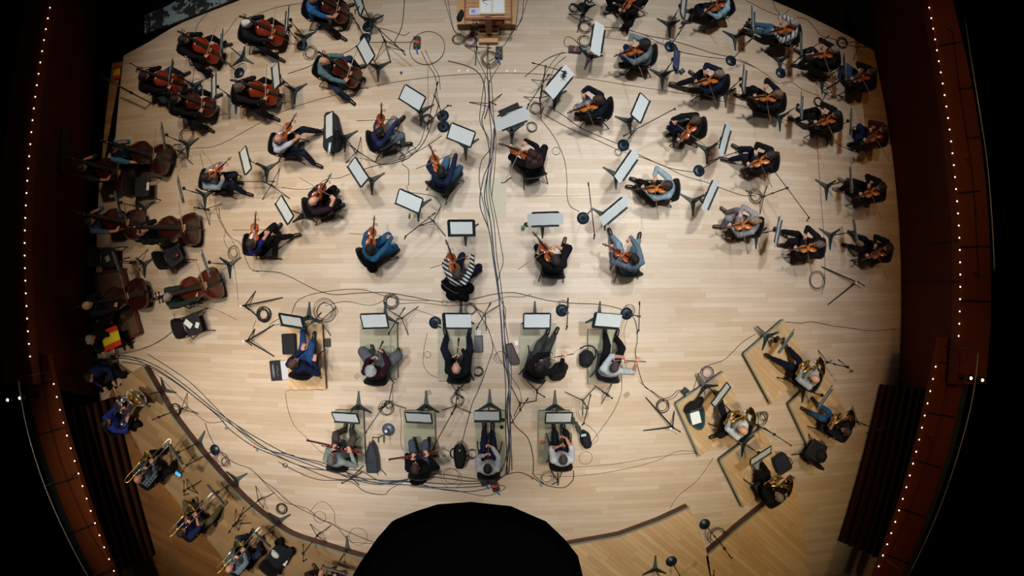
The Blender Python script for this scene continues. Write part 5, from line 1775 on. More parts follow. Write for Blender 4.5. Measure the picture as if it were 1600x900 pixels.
# main run down the middle
trunk = [
    ([(700, 95), (735, 105), (752, 120), (758, 145), (757, 170), (753, 190), (762, 220), (765, 250), (755, 280), (750, 320), (764, 360), (770, 400), (776, 440), (780, 470), (784, 510), (787, 560), (795, 600), (793, 650), (797, 700), (795, 738)], 'g', .010, 'thick grey cable sweeping in from upper left to the main run'),
    ([(762, 62), (761, 100), (763, 140), (765, 180), (768, 215), (764, 260), (760, 300), (766, 345), (772, 400), (779, 450), (783, 510), (786, 555), (790, 600), (790, 660), (793, 740)], 'k', .008, 'black cable running straight down from the podium'),
    ([(764, 125), (766, 170), (773, 200), (770, 235), (762, 270), (757, 310), (767, 350), (773, 410), (780, 470), (785, 530), (793, 580), (796, 630), (796, 690), (790, 742)], 'b', .010, 'blue cable in the main run, widest S bend'),
    ([(772, 200), (768, 250), (764, 300), (772, 350), (776, 400), (782, 440), (789, 500), (795, 540), (799, 580), (797, 640), (799, 700), (800, 735)], 'k', .007, 'black cable at the right side of the main run'),
    ([(773, 205), (771, 245), (766, 290), (775, 340), (783, 385), (786, 410), (778, 440), (783, 470), (790, 485), (788, 520), (791, 560)], 'k', .006, 'black cable bowing out right of main run near striped violist'),
    ([(758, 120), (752, 160), (750, 190), (763, 215), (766, 232), (752, 252), (749, 285), (758, 330), (768, 380)], 'k', .006, 'black cable bowing out left of main run near red haired violist'),
    ([(786, 470), (788, 520), (793, 560), (796, 600), (791, 640), (795, 690), (786, 730), (770, 750)], 'b', .009, 'blue cable between clarinettist and flautist risers'),
    ([(764, 60), (763, 90), (768, 130), (771, 180), (775, 215), (773, 260), (768, 310)], 'n', .006, 'thin brown cable in the upper main run'),
]
for i, (p, c, r, lb) in enumerate(trunk):
    cable([(x + 0.0, y) for x, y in p], lb, r, c, .010 + .004 * i)
# bundle along the bottom
bott = [
    ([(795, 738), (770, 752), (735, 756), (690, 756), (640, 752), (590, 750), (545, 744), (500, 732), (460, 717), (420, 703), (385, 680), (350, 655), (310, 625), (275, 597), (235, 572), (195, 560), (165, 562)], 'b', .011, 'blue cable of the bottom bundle sweeping to lower left'),
    ([(790, 742), (760, 758), (700, 762), (640, 758), (585, 754), (540, 738), (500, 722), (455, 712), (415, 692), (375, 668), (335, 640), (290, 603), (250, 575), (215, 560), (180, 555)], 'g', .010, 'upper grey cable of the bottom bundle sweeping to lower left'),
    ([(785, 745), (740, 752), (700, 748), (660, 745), (600, 753), (560, 735), (510, 735), (470, 728), (430, 712), (395, 697), (360, 672), (340, 650), (300, 617), (262, 590), (228, 572), (190, 565)], 'k', .009, 'black cable of the bottom bundle under the grey bassoonist'),
    ([(770, 753), (720, 745), (680, 741), (640, 748), (610, 756), (560, 750), (520, 748), (480, 733), (440, 715), (400, 690), (370, 665)], 't', .009, 'teal cable of the bottom bundle ending at the connectors'),
    ([(775, 760), (735, 768), (690, 765), (650, 755), (620, 753), (590, 757), (545, 747), (505, 728), (470, 717), (440, 707)], 'b', .009, 'blue cable of the bottom bundle under the black bassoonist'),
    ([(640, 748), (610, 764), (600, 773), (570, 768), (545, 752), (500, 750), (470, 740), (435, 722)], 'k', .006, 'black cable looping below the bottom bundle'),
    ([(770, 756), (790, 762), (760, 775), (720, 768), (700, 765), (640, 760)], 'k', .005, 'thin black cable under the dark haired clarinettist'),
]
for i, (p, c, r, lb) in enumerate(bott):
    cable(p, lb, r, c, .010 + .004 * i)
more = [
    ([(165, 562), (195, 556), (222, 566), (250, 590), (285, 625), (294, 635)], 'black cable rising from lower left bundle to tripod', .006, 'k'),
    ([(230, 553), (265, 575), (300, 600), (340, 640), (372, 672), (410, 700), (460, 712)], 'outer black cable right of the lower left bundle', .008, 'k'),
    ([(294, 636), (300, 642), (325, 660), (350, 658)], 'thin black cable from tuba tripod to the blue connector', .005, 'k'),
    ([(320, 660), (325, 675), (335, 695), (350, 712), (370, 725), (390, 732), (410, 750), (430, 765), (455, 787), (490, 805), (530, 825), (590, 850)], 'long black cable parallel to the curved riser', .006, 'k'),
    ([(404, 745), (430, 772), (445, 785), (480, 795), (500, 812), (523, 820), (545, 845), (560, 848), (585, 850)], 'second black cable beside the curved riser near black housing', .006, 'k'),
    ([(484, 800), (497, 786), (510, 786), (522, 800), (523, 815), (530, 823)], 'thin cable arching up near the tripod left of black housing', .004, 'n'),
    ([(395, 423), (430, 425), (450, 431), (490, 451), (520, 460), (560, 458), (600, 457), (640, 463), (665, 468), (700, 472), (735, 468), (770, 460), (800, 457), (825, 462), (860, 470), (900, 474), (940, 476), (975, 485), (992, 500), (996, 530), (993, 555), (1005, 600), (1020, 612), (1035, 622), (1048, 620), (1060, 610), (1075, 612)], 'long black cable running behind the strings above front woodwind row', .007, 'k'),
    ([(420, 510), (450, 500), (465, 470), (500, 457), (560, 452), (600, 462), (630, 468), (670, 470)], 'black cable curving up above leaning player', .005, 'k'),
    ([(620, 475), (660, 473), (700, 478), (740, 475), (765, 473), (790, 464), (815, 464), (830, 460)], 'black cable crossing the main run below striped violist', .005, 'k'),
    ([(508, 478), (540, 471), (580, 477), (610, 463)], 'black cable between the coils above front woodwind row', .005, 'k'),
    ([(650, 484), (675, 492), (690, 500)], 'thin cable leading to round base beside bald oboist', .004, 'k'),
    ([(742, 480), (755, 500), (765, 520), (770, 545), (762, 570), (755, 590), (745, 615), (738, 630), (730, 660), (722, 690)], 'black cable curving beside bald oboist down to black case', .007, 'k'),
    ([(768, 530), (780, 560), (800, 590), (812, 610), (815, 630)], 'black cable under brown case crossing to tripod', .005, 'k'),
    ([(668, 520), (662, 548), (662, 570), (672, 585), (690, 592)], 'thin cable from mic down left of bald oboist', .004, 'k'),
    ([(797, 645), (805, 665), (825, 685), (833, 715), (833, 740)], 'thick black cable swinging right from main run to bottom connectors', .009, 'k'),
    ([(790, 742), (810, 738), (830, 745), (850, 757), (880, 762), (895, 750), (896, 735)], 'thick black cable looping below grey haired clarinettist', .009, 'k'),
    ([(833, 742), (845, 752), (850, 757)], 'short blue cable at the right bottom connectors', .010, 'b'),
    ([(896, 730), (960, 725), (1020, 715), (1060, 710), (1094, 708)], 'thin cable from clarinettist to horn riser, lower', .004, 'n'),
    ([(830, 740), (880, 745), (950, 738), (1020, 722), (1060, 705), (1092, 707)], 'thin cable from connectors to horn riser, upper', .004, 'n'),
    ([(1115, 715), (1090, 750), (1060, 775), (1047, 795)], 'thin cable from horn riser to the bottom right riser', .004, 'n'),
    ([(1020, 818), (1040, 830), (1044, 850), (1062, 855), (1068, 860), (1055, 872)], 'thin cable lying on the bottom right curved riser', .004, 'n'),
    ([(970, 575), (971, 610), (960, 640), (940, 670), (925, 690)], 'thin cable falling from flautist riser to rucksack', .005, 'k'),
    ([(1075, 612), (1062, 612), (1052, 622), (1035, 625), (1018, 612), (1000, 597)], 'black cable into the stage box at white shirted horn riser', .006, 'k'),
    ([(1083, 610), (1092, 585), (1105, 572), (1130, 563), (1145, 550), (1160, 535), (1180, 522)], 'black cable between the two left horn stands', .006, 'k'),
    ([(1228, 503), (1250, 505), (1270, 503), (1300, 509), (1325, 512), (1360, 517), (1400, 514)], 'long black cable running right along open floor above horns', .006, 'k'),
    ([(1240, 696), (1255, 694), (1262, 692)], 'short thin cable at the jeans horn player riser', .004, 'n'),
    ([(940, 42), (975, 45), (1010, 55), (1045, 62), (1080, 72), (1110, 82), (1142, 90), (1180, 105)], 'black cable behind curly haired violinist along the top right', .006, 'k'),
    ([(1010, 56), (1040, 72), (1060, 80), (1100, 88), (1135, 92)], 'second black cable behind curly haired violinist', .005, 'k'),
    ([(942, 58), (980, 63), (1035, 67)], 'thin cable from folded out music to round base', .004, 'k'),
    ([(855, 165), (880, 180), (905, 198), (935, 212), (970, 227), (1010, 247), (1045, 262), (1080, 268), (1092, 267)], 'black cable from jumble to round base left of ponytail violinist', .006, 'k'),
    ([(845, 175), (870, 190), (900, 205), (940, 222), (970, 236), (1000, 245), (1035, 258), (1070, 275), (1105, 285), (1130, 295), (1160, 305), (1180, 305)], 'long black cable passing the front right violin stands', .005, 'k'),
    ([(840, 180), (860, 205), (872, 225), (882, 250), (886, 280), (886, 305), (891, 322), (905, 330)], 'black cable curving down from jumble beside red haired violist', .005, 'k'),
    ([(797, 222), (800, 240), (798, 258), (797, 275)], 'thin cable from red haired violist to clip microphone', .004, 'k'),
    ([(1165, 0), (1200, 18), (1230, 28)], 'black cable at the top edge behind patterned shirt violinist', .005, 'k'),
    ([(1208, 0), (1213, 15), (1225, 22), (1234, 14)], 'thin cable at upper right stage edge', .005, 'n'),
    ([(1245, 27), (1260, 30), (1272, 42), (1283, 55), (1300, 60), (1312, 65)], 'black cable along upper right stage edge', .005, 'n'),
    ([(1155, 92), (1180, 105), (1200, 118), (1215, 130), (1235, 128), (1255, 140), (1280, 150)], 'black cable running right past the round bases', .005, 'k'),
    ([(370, 28), (345, 60), (310, 85), (290, 95)], 'long thin cable at left behind the black cellist', .004, 'k'),
    ([(325, 20), (306, 45), (304, 100), (300, 130)], 'thin black cable falling past the nearest corner cellist', .004, 'k'),
    ([(395, 25), (430, 12), (470, 5), (500, 0)], 'thin cable arc along upper left floor', .004, 'n'),
    ([(450, 115), (480, 105), (500, 95), (540, 82), (565, 68), (600, 66), (640, 66), (655, 62)], 'black cable behind the teal cellist to stage box', .007, 'k'),
    ([(632, 0), (628, 40), (617, 65), (618, 72)], 'black cable falling from the top edge above tripod', .008, 'k'),
    ([(640, 50), (630, 55), (610, 48), (585, 42)], 'black cable joining the touching round bases', .005, 'k'),
    ([(658, 80), (668, 100), (680, 120), (683, 150), (685, 165), (672, 200), (660, 225), (640, 245), (625, 252), (600, 257), (585, 253)], 'black cable curving from stage box down between violin stands', .007, 'k'),
    ([(664, 78), (675, 100), (685, 118), (688, 140)], 'second cable leaving the left stage box', .006, 'k'),
    ([(668, 105), (669, 140), (668, 180)], 'thin straight cable beside the left stage box', .004, 'n'),
    ([(665, 195), (655, 225), (635, 240), (628, 255), (638, 265), (638, 290)], 'black cable looping left of white collar violinist', .006, 'k'),
    ([(560, 268), (575, 262), (620, 250), (655, 235), (690, 212)], 'thin cable from maroon player stand toward white collar violinist', .005, 'n'),
    ([(440, 293), (470, 296), (490, 293), (510, 280), (530, 278), (550, 270)], 'thin black cable from tripod to plum shirt violinist', .005, 'k'),
    ([(635, 290), (640, 300), (660, 303), (680, 308), (690, 322)], 'thin cable above the long boom tripod', .005, 'k'),
    ([(312, 240), (318, 262), (322, 275)], 'thin black cable beside grey jumper violinist', .004, 'k'),
    ([(342, 325), (345, 345), (360, 370), (375, 380), (384, 405), (392, 420), (405, 425)], 'black cable passing left of brown bob violinist', .005, 'k'),
    ([(340, 335), (352, 360), (350, 375), (362, 400), (368, 430), (372, 470)], 'second black cable left of brown bob violinist', .004, 'k'),
    ([(337, 325), (345, 350), (365, 380), (370, 395), (364, 420)], 'thin cable looping left of brown bob violinist', .004, 'n'),
    ([(160, 555), (200, 550), (235, 540), (260, 525), (275, 515)], 'thin brown cable from dark corner to chair with papers', .005, 'n'),
    ([(272, 490), (272, 510), (255, 530), (215, 548), (170, 556)], 'thin brown cable beside the chair with papers', .004, 'n'),
    ([(220, 415), (215, 440), (217, 470), (220, 520)], 'thin brown cable along the red podium', .004, 'n'),
    ([(370, 500), (340, 485), (310, 478), (300, 470)], 'thin cable between stool and low tripod', .004, 'n'),
    ([(400, 500), (395, 515), (398, 525)], 'thin cable at low tripods', .003, 'n'),
    ([(420, 507), (432, 500), (440, 495)], 'short cable beside coil above leaning player', .005, 'k'),
    ([(446, 615), (450, 640), (460, 665), (480, 685), (500, 705), (515, 715)], 'thin cable curving down to grey bassoonist', .004, 'n'),
    ([(445, 612), (470, 606), (505, 610)], 'thin cable below leaning player riser', .004, 'n'),
    ([(625, 638), (627, 660), (626, 690), (630, 705)], 'thin cable beside black bassoonist riser', .004, 'n'),
    ([(820, 120), (850, 95), (870, 85), (885, 82)], 'black cable from jumble to right stage box', .007, 'k'),
    ([(840, 140), (855, 110), (865, 95), (880, 80)], 'second black cable into right stage box', .006, 'k'),
    ([(848, 150), (862, 115), (870, 100), (885, 88)], 'third black cable into right stage box', .006, 'k'),
    ([(908, 72), (895, 60), (885, 58), (882, 70), (895, 75)], 'short looping cable left of folded out music', .006, 'k'),
    ([(765, 95), (775, 88), (782, 75), (790, 68), (800, 50), (815, 30), (818, 0)], 'black cable climbing right of the podium', .006, 'k'),
    ([(800, 52), (806, 40), (810, 0)], 'second black cable right of the podium', .006, 'k'),
    ([(806, 48), (816, 25), (824, 0)], 'third black cable right of the podium', .005, 'k'),
    ([(700, 0), (705, 30), (712, 50), (735, 60)], 'black cable left of the podium', .005, 'k'),
    ([(695, 0), (702, 25), (708, 45), (715, 55)], 'second black cable left of the podium', .004, 'k'),
    ([(740, 72), (745, 90), (755, 110), (762, 125)], 'black cable from podium tripod to main run', .006, 'k'),
    ([(781, 100), (772, 115), (765, 128), (763, 140)], 'black cable from power box to main run', .006, 'k'),
    ([(1289, 425), (1288, 440), (1284, 460)], 'thin cable by the bare floor tripod', .004, 'n'),
    ([(1000, 560), (985, 580), (975, 565)], 'thin cable beside flute tip', .004, 'k'),
    ([(940, 620), (955, 600), (970, 580)], 'thin black cable below flautist', .004, 'k'),
    ([(980, 500), (975, 520), (978, 540)], 'thin cable from end mic stand to flautist riser', .004, 'k'),
    ([(905, 655), (925, 670), (935, 685), (925, 695)], 'thin cable around rucksack beside clarinettist', .004, 'n'),
]
for i, a in enumerate(more):
    cable(a[0], a[1], a[2], a[3], .008 + .003 * (i % 4))
for a in [
    (485, 83, 9, 'black cable coil left of teal cellist', 5), (668, 75, 27, 'large thick cable loop round the left stage box', 1), (590, 29, 7, 'cable coil beside upper touching round base', 3),
    (765, 93, 12, 'neat black cable coil before the podium step', 6), (735, 65, 9, 'messy cable coil left of podium step', 5), (716, 62, 8, 'messy cable coil at podium left foot', 4),
    (897, 13, 7, 'black cable coil near the top edge', 5), (914, 43, 9, 'black cable coil beside folded out music of curly violinist', 6), (913, 65, 9, 'messy thin coil under folded out music', 4),
    (668, 186, 7, 'tight cable coil left of the two round bases', 6), (643, 234, 6, 'small cable ring beside grey jeans violinist', 2), (629, 247, 4, 'smaller cable ring beside grey jeans violinist', 2),
    (831, 199, 7, 'cable coil by folded out music of red haired violist', 4), (838, 170, 9, 'messy cable coil under jumble tripod', 4), (869, 236, 6, 'single cable ring right of red haired violist', 1),
    (966, 238, 5, 'small cable ring beside round base', 2), (1180, 307, 9, 'messy cable coil on raised boom tripod', 6), (1276, 438, 11, 'neat cable coil on bare floor beside tripod', 4),
    (413, 491, 9, 'thick black cable coil above leaning player', 8), (509, 486, 15, 'large loose cable coil beside leaning player stand', 5), (612, 471, 10, 'black cable coil above curly grey oboist stand', 7),
    (735, 483, 8, 'black cable coil above bald oboist stand', 4), (695, 473, 4, 'tiny cable ring behind striped violist coat', 1), (747, 580, 7, 'black cable coil beside bald oboist', 5),
    (668, 554, 5, 'small cable ring left of bald oboist', 1), (782, 558, 9, 'loose cable ring left of brown case', 2), (880, 478, 8, 'cable coil on round base left of flautist', 3),
    (983, 485, 8, 'cable coil on end round base of woodwind row', 3), (1035, 634, 9, 'black cable coil on long legged tripod', 6), (1105, 582, 9, 'purple cable coil beside horn riser', 5),
    (1186, 655, 10, 'messy cable coil between horn risers', 5), (1193, 650, 6, 'small black coil between horn risers', 4), (604, 638, 10, 'loose cable coil beside grey bassoonist stand', 4),
    (608, 632, 6, 'smaller cable coil beside grey bassoonist stand', 3), (715, 625, 9, 'messy cable coil on tripod above clarinettist', 4), (695, 712, 9, 'cable ring right of black bassoonist', 2),
    (705, 745, 14, 'large cable loop below black travel case', 2), (738, 709, 7, 'cable coil at right side of black case', 4), (855, 745, 9, 'cable coil below grey haired clarinettist', 3),
    (910, 645, 8, 'cable ring by rucksack of clarinettist', 2), (915, 715, 10, 'single wide cable ring beside grey haired clarinettist', 1), (347, 717, 9, 'purple cable coil beside trombone round base', 4),
    (353, 722, 6, 'thin black coil beside purple one', 3), (441, 794, 7, 'tight black coil on floor beside curved riser', 7), (500, 808, 9, 'thin loose ring above curved riser', 1),
    (275, 640, 7, 'thick black coil hanging at tuba mic tripod', 4), (293, 212, 10, 'messy cable coil in front of patterned shirt bassist', 5), (1315, 67, 7, 'thick black coil at upper right stage corner', 4),
    (1278, 159, 6, 'thick black ring left of dark haired seam violinist', 3), (1120, 836, 12, 'messy cable coil under lower right round base mic', 6), (365, 395, 8, 'loose thin coil left of brown bob violinist', 3),
    (213, 430, 5, 'small ring beside red podium', 1), (1042, 66, 6, 'small ring behind curly haired violinist', 1), (378, 107, 7, 'thin ring behind round base of cellists', 1),
    (245, 395, 4, 'small ring behind bald bassist', 1), (307, 131, 7, 'thin ring behind round base of jeans cellist', 1), (560, 838, 14, 'thin wide ring beside the last stand base left of housing', 1),
    (446, 727, 3, 'tiny cable ring below the bottom bundle', 2),
]:
    coil(a[0], a[1], a[2], a[3], a[4], c='p' if 'purple' in a[3] and 'beside purple' not in a[3] else 'k', r=.0038 if 'thick' not in a[3] else .007)

# ============================================================ LOOSE THINGS
def at(px, py, z, rz=0):
    p = W(px, py, z)
    return Matrix.Translation(p) @ Matrix.Rotation(math.radians(rz), 4, 'Z')


def thing(name, label, cat, px, py, rz=0, fz=0.0, group=None):
    e = empty(name, label, cat, group)
    e.matrix_basis = at(px, py, fz, rz)
    return e


# empty chairs with things on them
def chair_at(px, py, face, label):
    c = take(PR['chair'], label, 'chair', 'chairs standing empty')
    p = W(px, py, .46); p.z = 0
    c.location = p; c.rotation_euler = (0, 0, math.radians(face - 90))
    return p
chair_at(300, 507, 20, 'empty black chair holding papers below green jumper bassist')
chair_at(270, 399, 30, 'empty black chair holding clothes below bald bassist')
chair_at(221, 292, 0, 'empty black chair holding tablet beside dark bass')
chair_at(168, 402, 0, 'shadowed empty black chair beside wall bassist')
chair_at(174, 528, 25, 'chair covered by the red and yellow flag')
chair_at(434, 872, 52, 'chair with dark coat and papers beside bald trombonist')
chair_at(1275, 705, 60, 'empty chair under dark bag beside jeans horn player')


def paper(px, py, z, w, h, rz, label, m=None, name='paper'):
    o = MB().box((0, 0, 0), (w, h, .003)).build(name, m or M_PLAIN)
    o.matrix_basis = at(px, py, z, rz)
    return tag(o, label, 'paper')
paper(294, 506, .475, .20, .12, -35, 'white folded paper on chair below green jumper bassist')
paper(308, 508, .475, .12, .09, 70, 'small white card on chair below green jumper bassist')
paper(231, 291, .48, .07, .17, 0, 'bright white sheet on chair beside dark bass')
paper(168, 404, .48, .12, .13, 25, 'grey paper on shadowed chair beside wall bassist', mat('#9aa2a4', .7))
paper(443, 878, .50, .15, .16, -30, 'white sheet lying on dark coat beside bald trombonist')
# cap and clothes
o = MB().ell((0, 0, 0), (.10, .075, .05)).ell((-.06, .03, -.02), (.06, .04, .012)).build('cap', mat('#c9d3d6', .8), None, True)
o.matrix_basis = at(430, 867, .56, -35); tag(o, 'pale grey cap lying on dark coat beside bald trombonist', 'cap')


def heap(name, label, cat, px, py, z, parts, m, rz=0, wr=.006, vox=.014):
    e = empty(name, label, cat)
    e.matrix_basis = at(px, py, z, rz)
    mb = MB()
    for p in parts:
        if len(p[0]) == 3 and len(p) == 2: mb.ell(p[0], p[1])
        else: mb.caps(*p)
    blob('cloth', mb, m, e, vox, wr)
    return e


M_COAT = mat('#08080a', .95, spec=.1, grain=.2)
heap('coat', 'black coat draped over chair back of striped jumper violist', 'coat', 715, 449, .60, [((0, 0, .10), (.26, .14, .18)), ((-.20, .04, .05), (.11, .12, .20)), ((.20, -.02, .0), (.12, .11, .22)), ((-.08, -.14, .05), (.14, .12, .2)), ((.10, -.17, .04), (.12, .10, .22)), ((.16, -.22, .0), (.06, .06, .1))], M_COAT, 0)
heap('coat', 'black coat draped over chair back of teal shirt violinist', 'coat', 575, 407, .60, [((0, 0, .08), (.22, .07, .16)), ((-.17, .02, .0), (.09, .08, .2)), ((.15, -.02, -.08), (.11, .09, .22)), ((.0, -.03, -.1), (.14, .07, .2))], M_COAT, -58)
heap('coat', 'black coat draped over chair of black top bassoonist', 'coat', 655, 748, .55, [((0, 0, .08), (.18, .10, .16)), ((.12, .06, .05), (.09, .09, .15)), ((-.1, -.03, -.05), (.10, .08, .2))], M_COAT, 10)
heap('coat', 'dark navy coat on chair beside bald trombonist', 'coat', 436, 868, .50, [((0, 0, 0), (.20, .28, .05)), ((-.13, .28, .02), (.09, .12, .07)), ((.16, .22, .02), (.10, .12, .07)), ((.02, -.22, -.02), (.18, .12, .08))], mat('#0d111d', .95, grain=.2), -30)
heap('shirt_pile', 'crumpled dark clothes on chair below bald bassist', 'clothes', 272, 398, .50, [((0, 0, 0), (.14, .11, .04)), ((.05, .06, .02), (.08, .06, .04))], mat('#16191f', .9), 20)
o = MB().ell((0, 0, 0), (.026, .026, .026)).build('ball', mat('#c93a3a', .5), None, True)
o.matrix_basis = at(277, 399, .55); tag(o, 'small red ball shape on clothes below bald bassist', 'ball')

# flag over the chair
def flag(px, py, z, w, h, rz, label, sag=.03):
    e = empty('flag', label, 'flag'); e.matrix_basis = at(px, py, z, rz)
    K = 12
    for (y0, y1, c, nm) in [(-.5, -.25, '#d02416', 'red_stripe'), (-.25, .25, '#d8c81e', 'yellow_stripe'), (.25, .5, '#d02416', 'red_stripe')]:
        vs = []
        for j in range(5):
            y = (y0 + (y1 - y0) * j / 4) * h
            for i in range(K + 1):
                x = (-.5 + i / K) * w
                vs.append((x, y, sag * math.sin(x * 14 + y * 5) * .4 - sag * (abs(x) / w * 2) ** 2))
        n = len(vs); vs += [(x, y, q - .004) for x, y, q in vs]
        fs = []
        for j in range(4):
            for i in range(K):
                a = j * (K + 1) + i
                fs.append((a, a + 1, a + K + 2, a + K + 1)); fs.append((n + a + K + 1, n + a + K + 2, n + a + 1, n + a))
        for i in range(K):
            fs.append((i + 1, i, n + i, n + i + 1)); a = 4 * (K + 1) + i; fs.append((a, a + 1, n + a + 1, n + a))
        for j in range(4):
            a = j * (K + 1); fs.append((a, a + K + 1, n + a + K + 1, n + a)); a += K; fs.append((a + K + 1, a, n + a, n + a + K + 1))
        MB().add(vs, fs).build(nm, mat(c, .8), e, True)
flag(172, 529, .80, .50, .44, 20, 'red and yellow striped flag spread over a chair at the left')
flag(182, 113, .03, .22, .34, 8, 'small red and yellow flag lying at the upper left stage edge', .01)


# bags and cases
def soft_case(label, px, py, rz, w, l, h, m, fz=0, name='instrument_case', taper=.85, handle=True, cat='case'):
    e = thing(name, label, cat, px, py, rz, fz)
    P = [(-w / 2 * taper, l / 2), (-w / 2, l * .1), (-w / 2, -l / 2 + .04), (-w / 2 + .04, -l / 2), (w / 2 - .04, -l / 2), (w / 2, -l / 2 + .04), (w / 2, l * .1), (w / 2 * taper, l / 2)]
    MB().prism(P[::-1], .002, h).build('shell', m, e, bevel=.02)
    MB().tube([(-w / 2 - .002, l * .35, h * .6), (-w / 2 - .002, -l * .35, h * .6)], .006, 6).build('zip', mat('#3a3c40', .4, .4), e)
    if handle:
        MB().tube(crom([(w / 2 - .02, .10, h), (w / 2 + .01, .06, h + .05), (w / 2 + .01, -.06, h + .05), (w / 2 - .02, -.10, h)], 4), .010, 8).build('handle', mat('#0a0a0b', .6), e, True)
    return e


M_BAG = mat('#10121a', .8, grain=.2)
M_BAGN = mat('#141a2c', .8, grain=.15)
e = thing('instrument_case', 'navy case standing on floor under lavender violinist music stand', 'case', 522, 210, 2)
MB().prism([(-.13, .42), (-.16, .1), (-.17, -.30), (-.12, -.40), (.10, -.40), (.19, -.33), (.20, .0), (.10, .38), (0, .43)][::-1], .002, .28).build('shell', M_BAGN, e, bevel=.03)
MB().tube([(-.165, .1, .2), (-.17, -.30, .2)], .007, 6).build('zip', mat('#3c4250', .4, .4), e)
MB().tube(crom([(.18, -.30, .25), (.25, -.28, .26), (.26, -.16, .26), (.19, -.10, .25)], 4), .012, 8).build('handle', M_BAG, e, True)
def bottle(label, px, py, z, c='#b8d4dc', cap='#e8eef0', L=.22, r=.032, rot=(90, 0, 0), name='water_bottle'):
    e = empty(name, label, 'bottle')
    Rm = Matrix.Rotation(math.radians(rot[2]), 4, 'Z') @ Matrix.Rotation(math.radians(rot[0]), 4, 'X')
    e.matrix_basis = Matrix.Translation(W(px, py, z)) @ Rm
    MB().lathe([(0, -L / 2), (r * .9, -L / 2), (r, -L * .42), (r * .93, -L * .1), (r, L * .1), (r, L * .25), (r * .45, L * .42), (r * .4, L * .46), (0, L * .46)], 16).build('body', mat(c, .15, 0, .8), e, True)
    MB().lathe([(0, L * .46), (r * .5, L * .46), (r * .5, L * .54), (0, L * .54)], 12).build('cap', mat(cap, .5), e, True)
    return e
bottle('clear plastic bottle lying on the navy case', 515, 232, .33, L=.24, rot=(90, 0, -5))
e = thing('instrument_case', 'black rectangular case beside leaning player blue leg', 'case', 454, 537, 2, .15)
MB().box((0, 0, .08), (.29, .42, .14)).build('shell', M_BAG, e, bevel=.02)
MB().tube(crom([(.06, -.12, .15), (.10, -.17, .17), (.14, -.14, .17), (.12, -.05, .15)], 4), .007, 8).build('strap', mat('#2a2e36', .7), e, True)
e = thing('open_case', 'open hard case with grey fitted lining beside leaning player', 'case', 440, 578, 5)
MB().box((-.11, 0, .05), (.24, .42, .08)).build('lid', mat('#0e1014', .6), e, bevel=.01)
MB().box((-.11, 0, .093), (.20, .38, .006)).build('lid_lining', mat('#23272c', .9), e)
MB().ell((-.15, 0, .10), (.025, .15, .012)).build('lining_pocket', mat('#787f86', .8), e, True)
MB().tube(crom([(-.06, .1, .1), (-.045, .02, .105), (-.07, -.04, .105), (-.05, -.12, .1)], 4), .007).build('lining_tie', mat('#787f86', .8), e, True)
MB().box((.13, 0, .05), (.22, .40, .08)).build('tray', mat('#c9cbd6', .8), e, bevel=.01)
heap('rucksack', 'black rucksack beside player with grey trousers', 'bag', 872, 578, .0, [((0, 0, .2), (.15, .19, .2)), ((-.07, -.09, .2), (.12, .12, .18)), ((.07, .10, .22), (.10, .09, .14))], M_BAG, -10)
heap('rucksack', 'round black rucksack beside pale shirted flautist', 'bag', 914, 558, .0, [((0, 0, .22), (.15, .17, .21)), ((0, -.08, .2), (.13, .11, .18))], M_BAG, -10)
o = MB().tube(crom([(-.12, .18, .40), (0, .24, .44), (.16, .20, .40), (.19, .06, .36), (.17, -.04, .30)], 5), .014, 8).build('bag_strap', M_BAG, None, True)
o.matrix_basis = at(912, 556, 0); tag(o, 'loose dark shoulder strap over round rucksack beside flautist', 'strap')
e = thing('instrument_case', 'brown leather case standing beside main cable run', 'case', 801, 551, 14)
MB().prism([(-.10, .20), (-.10, -.16), (-.06, -.20), (.08, -.22), (.10, -.18), (.04, .20)][::-1], .002, .28).build('shell', mat('#2a1714', .5, grain=.1), e, bevel=.015)
MB().tube([(-.06, -.17, .285), (.0, .18, .285)], .006, 6).build('zip', mat('#100a08', .5), e)
paper(807, 536, .03, .07, .09, 10, 'white card by top of brown case')
e = thing('black_box', 'flat black box on riser beside bald oboist', 'box', 748, 537, 2)
MB().box((0, 0, .05), (.17, .33, .09)).build('box_body', mat('#171a20', .5), e, bevel=.01)
MB().box((0, 0, .098), (.14, .30, .004)).build('lid_panel', mat('#222731', .4), e)
paper(748, 520, .02, .08, .11, 0, 'small white card above black box beside bald oboist')
e = thing('stage_box', 'small black connector box right of leaning player', 'box', 513, 535, 2)
MB().box((0, 0, .05), (.11, .17, .09)).build('housing', mat('#141718', .5), e, bevel=.01)
for k in range(3): MB().lathe([(0, .09), (.014, .09), (.014, .10), (0, .10)], 12, (0, -.05 + .05 * k, 0)).build('socket', M_STEEL, e, True)


def stage_box(px, py, rz, label, lit='#c8402a', n=4):
    e = thing('stage_box', label, 'box', px, py, rz)
    MB().box((0, 0, .06), (.14, .26, .11)).build('housing', mat('#121416', .5), e, bevel=.01)
    MB().box((0, 0, .117), (.12, .06, .004)).build('coloured_band', mat(lit, .5), e)
    for k in range(n): MB().lathe([(0, .115), (.016, .115), (.016, .128), (0, .128)], 12, (.03 * (-1) ** k, -.09 + .055 * k, 0)).build('socket', M_STEEL, e, True)
    MB().tube(crom([(0, -.12, .08), (.0, -.18, .06), (.02, -.24, .03)], 4), .016, 8).build('plug', mat('#3f7fd0', .5), e, True)
    return e
stage_box(652, 68, 0, 'black stage box with red band inside large cable loop')
stage_box(780, 84, 0, 'black stage box with blue plug right of podium coil', '#4a2a2a')
stage_box(898, 79, 85, 'black stage box with red sockets left of folded out music', '#a02c34')
stage_box(773, 757, 20, 'black stage box with red square at the bottom of main run', '#b8323c')
stage_box(755, 748, 25, 'black multi socket box behind dark haired clarinettist', '#30343a', 6)
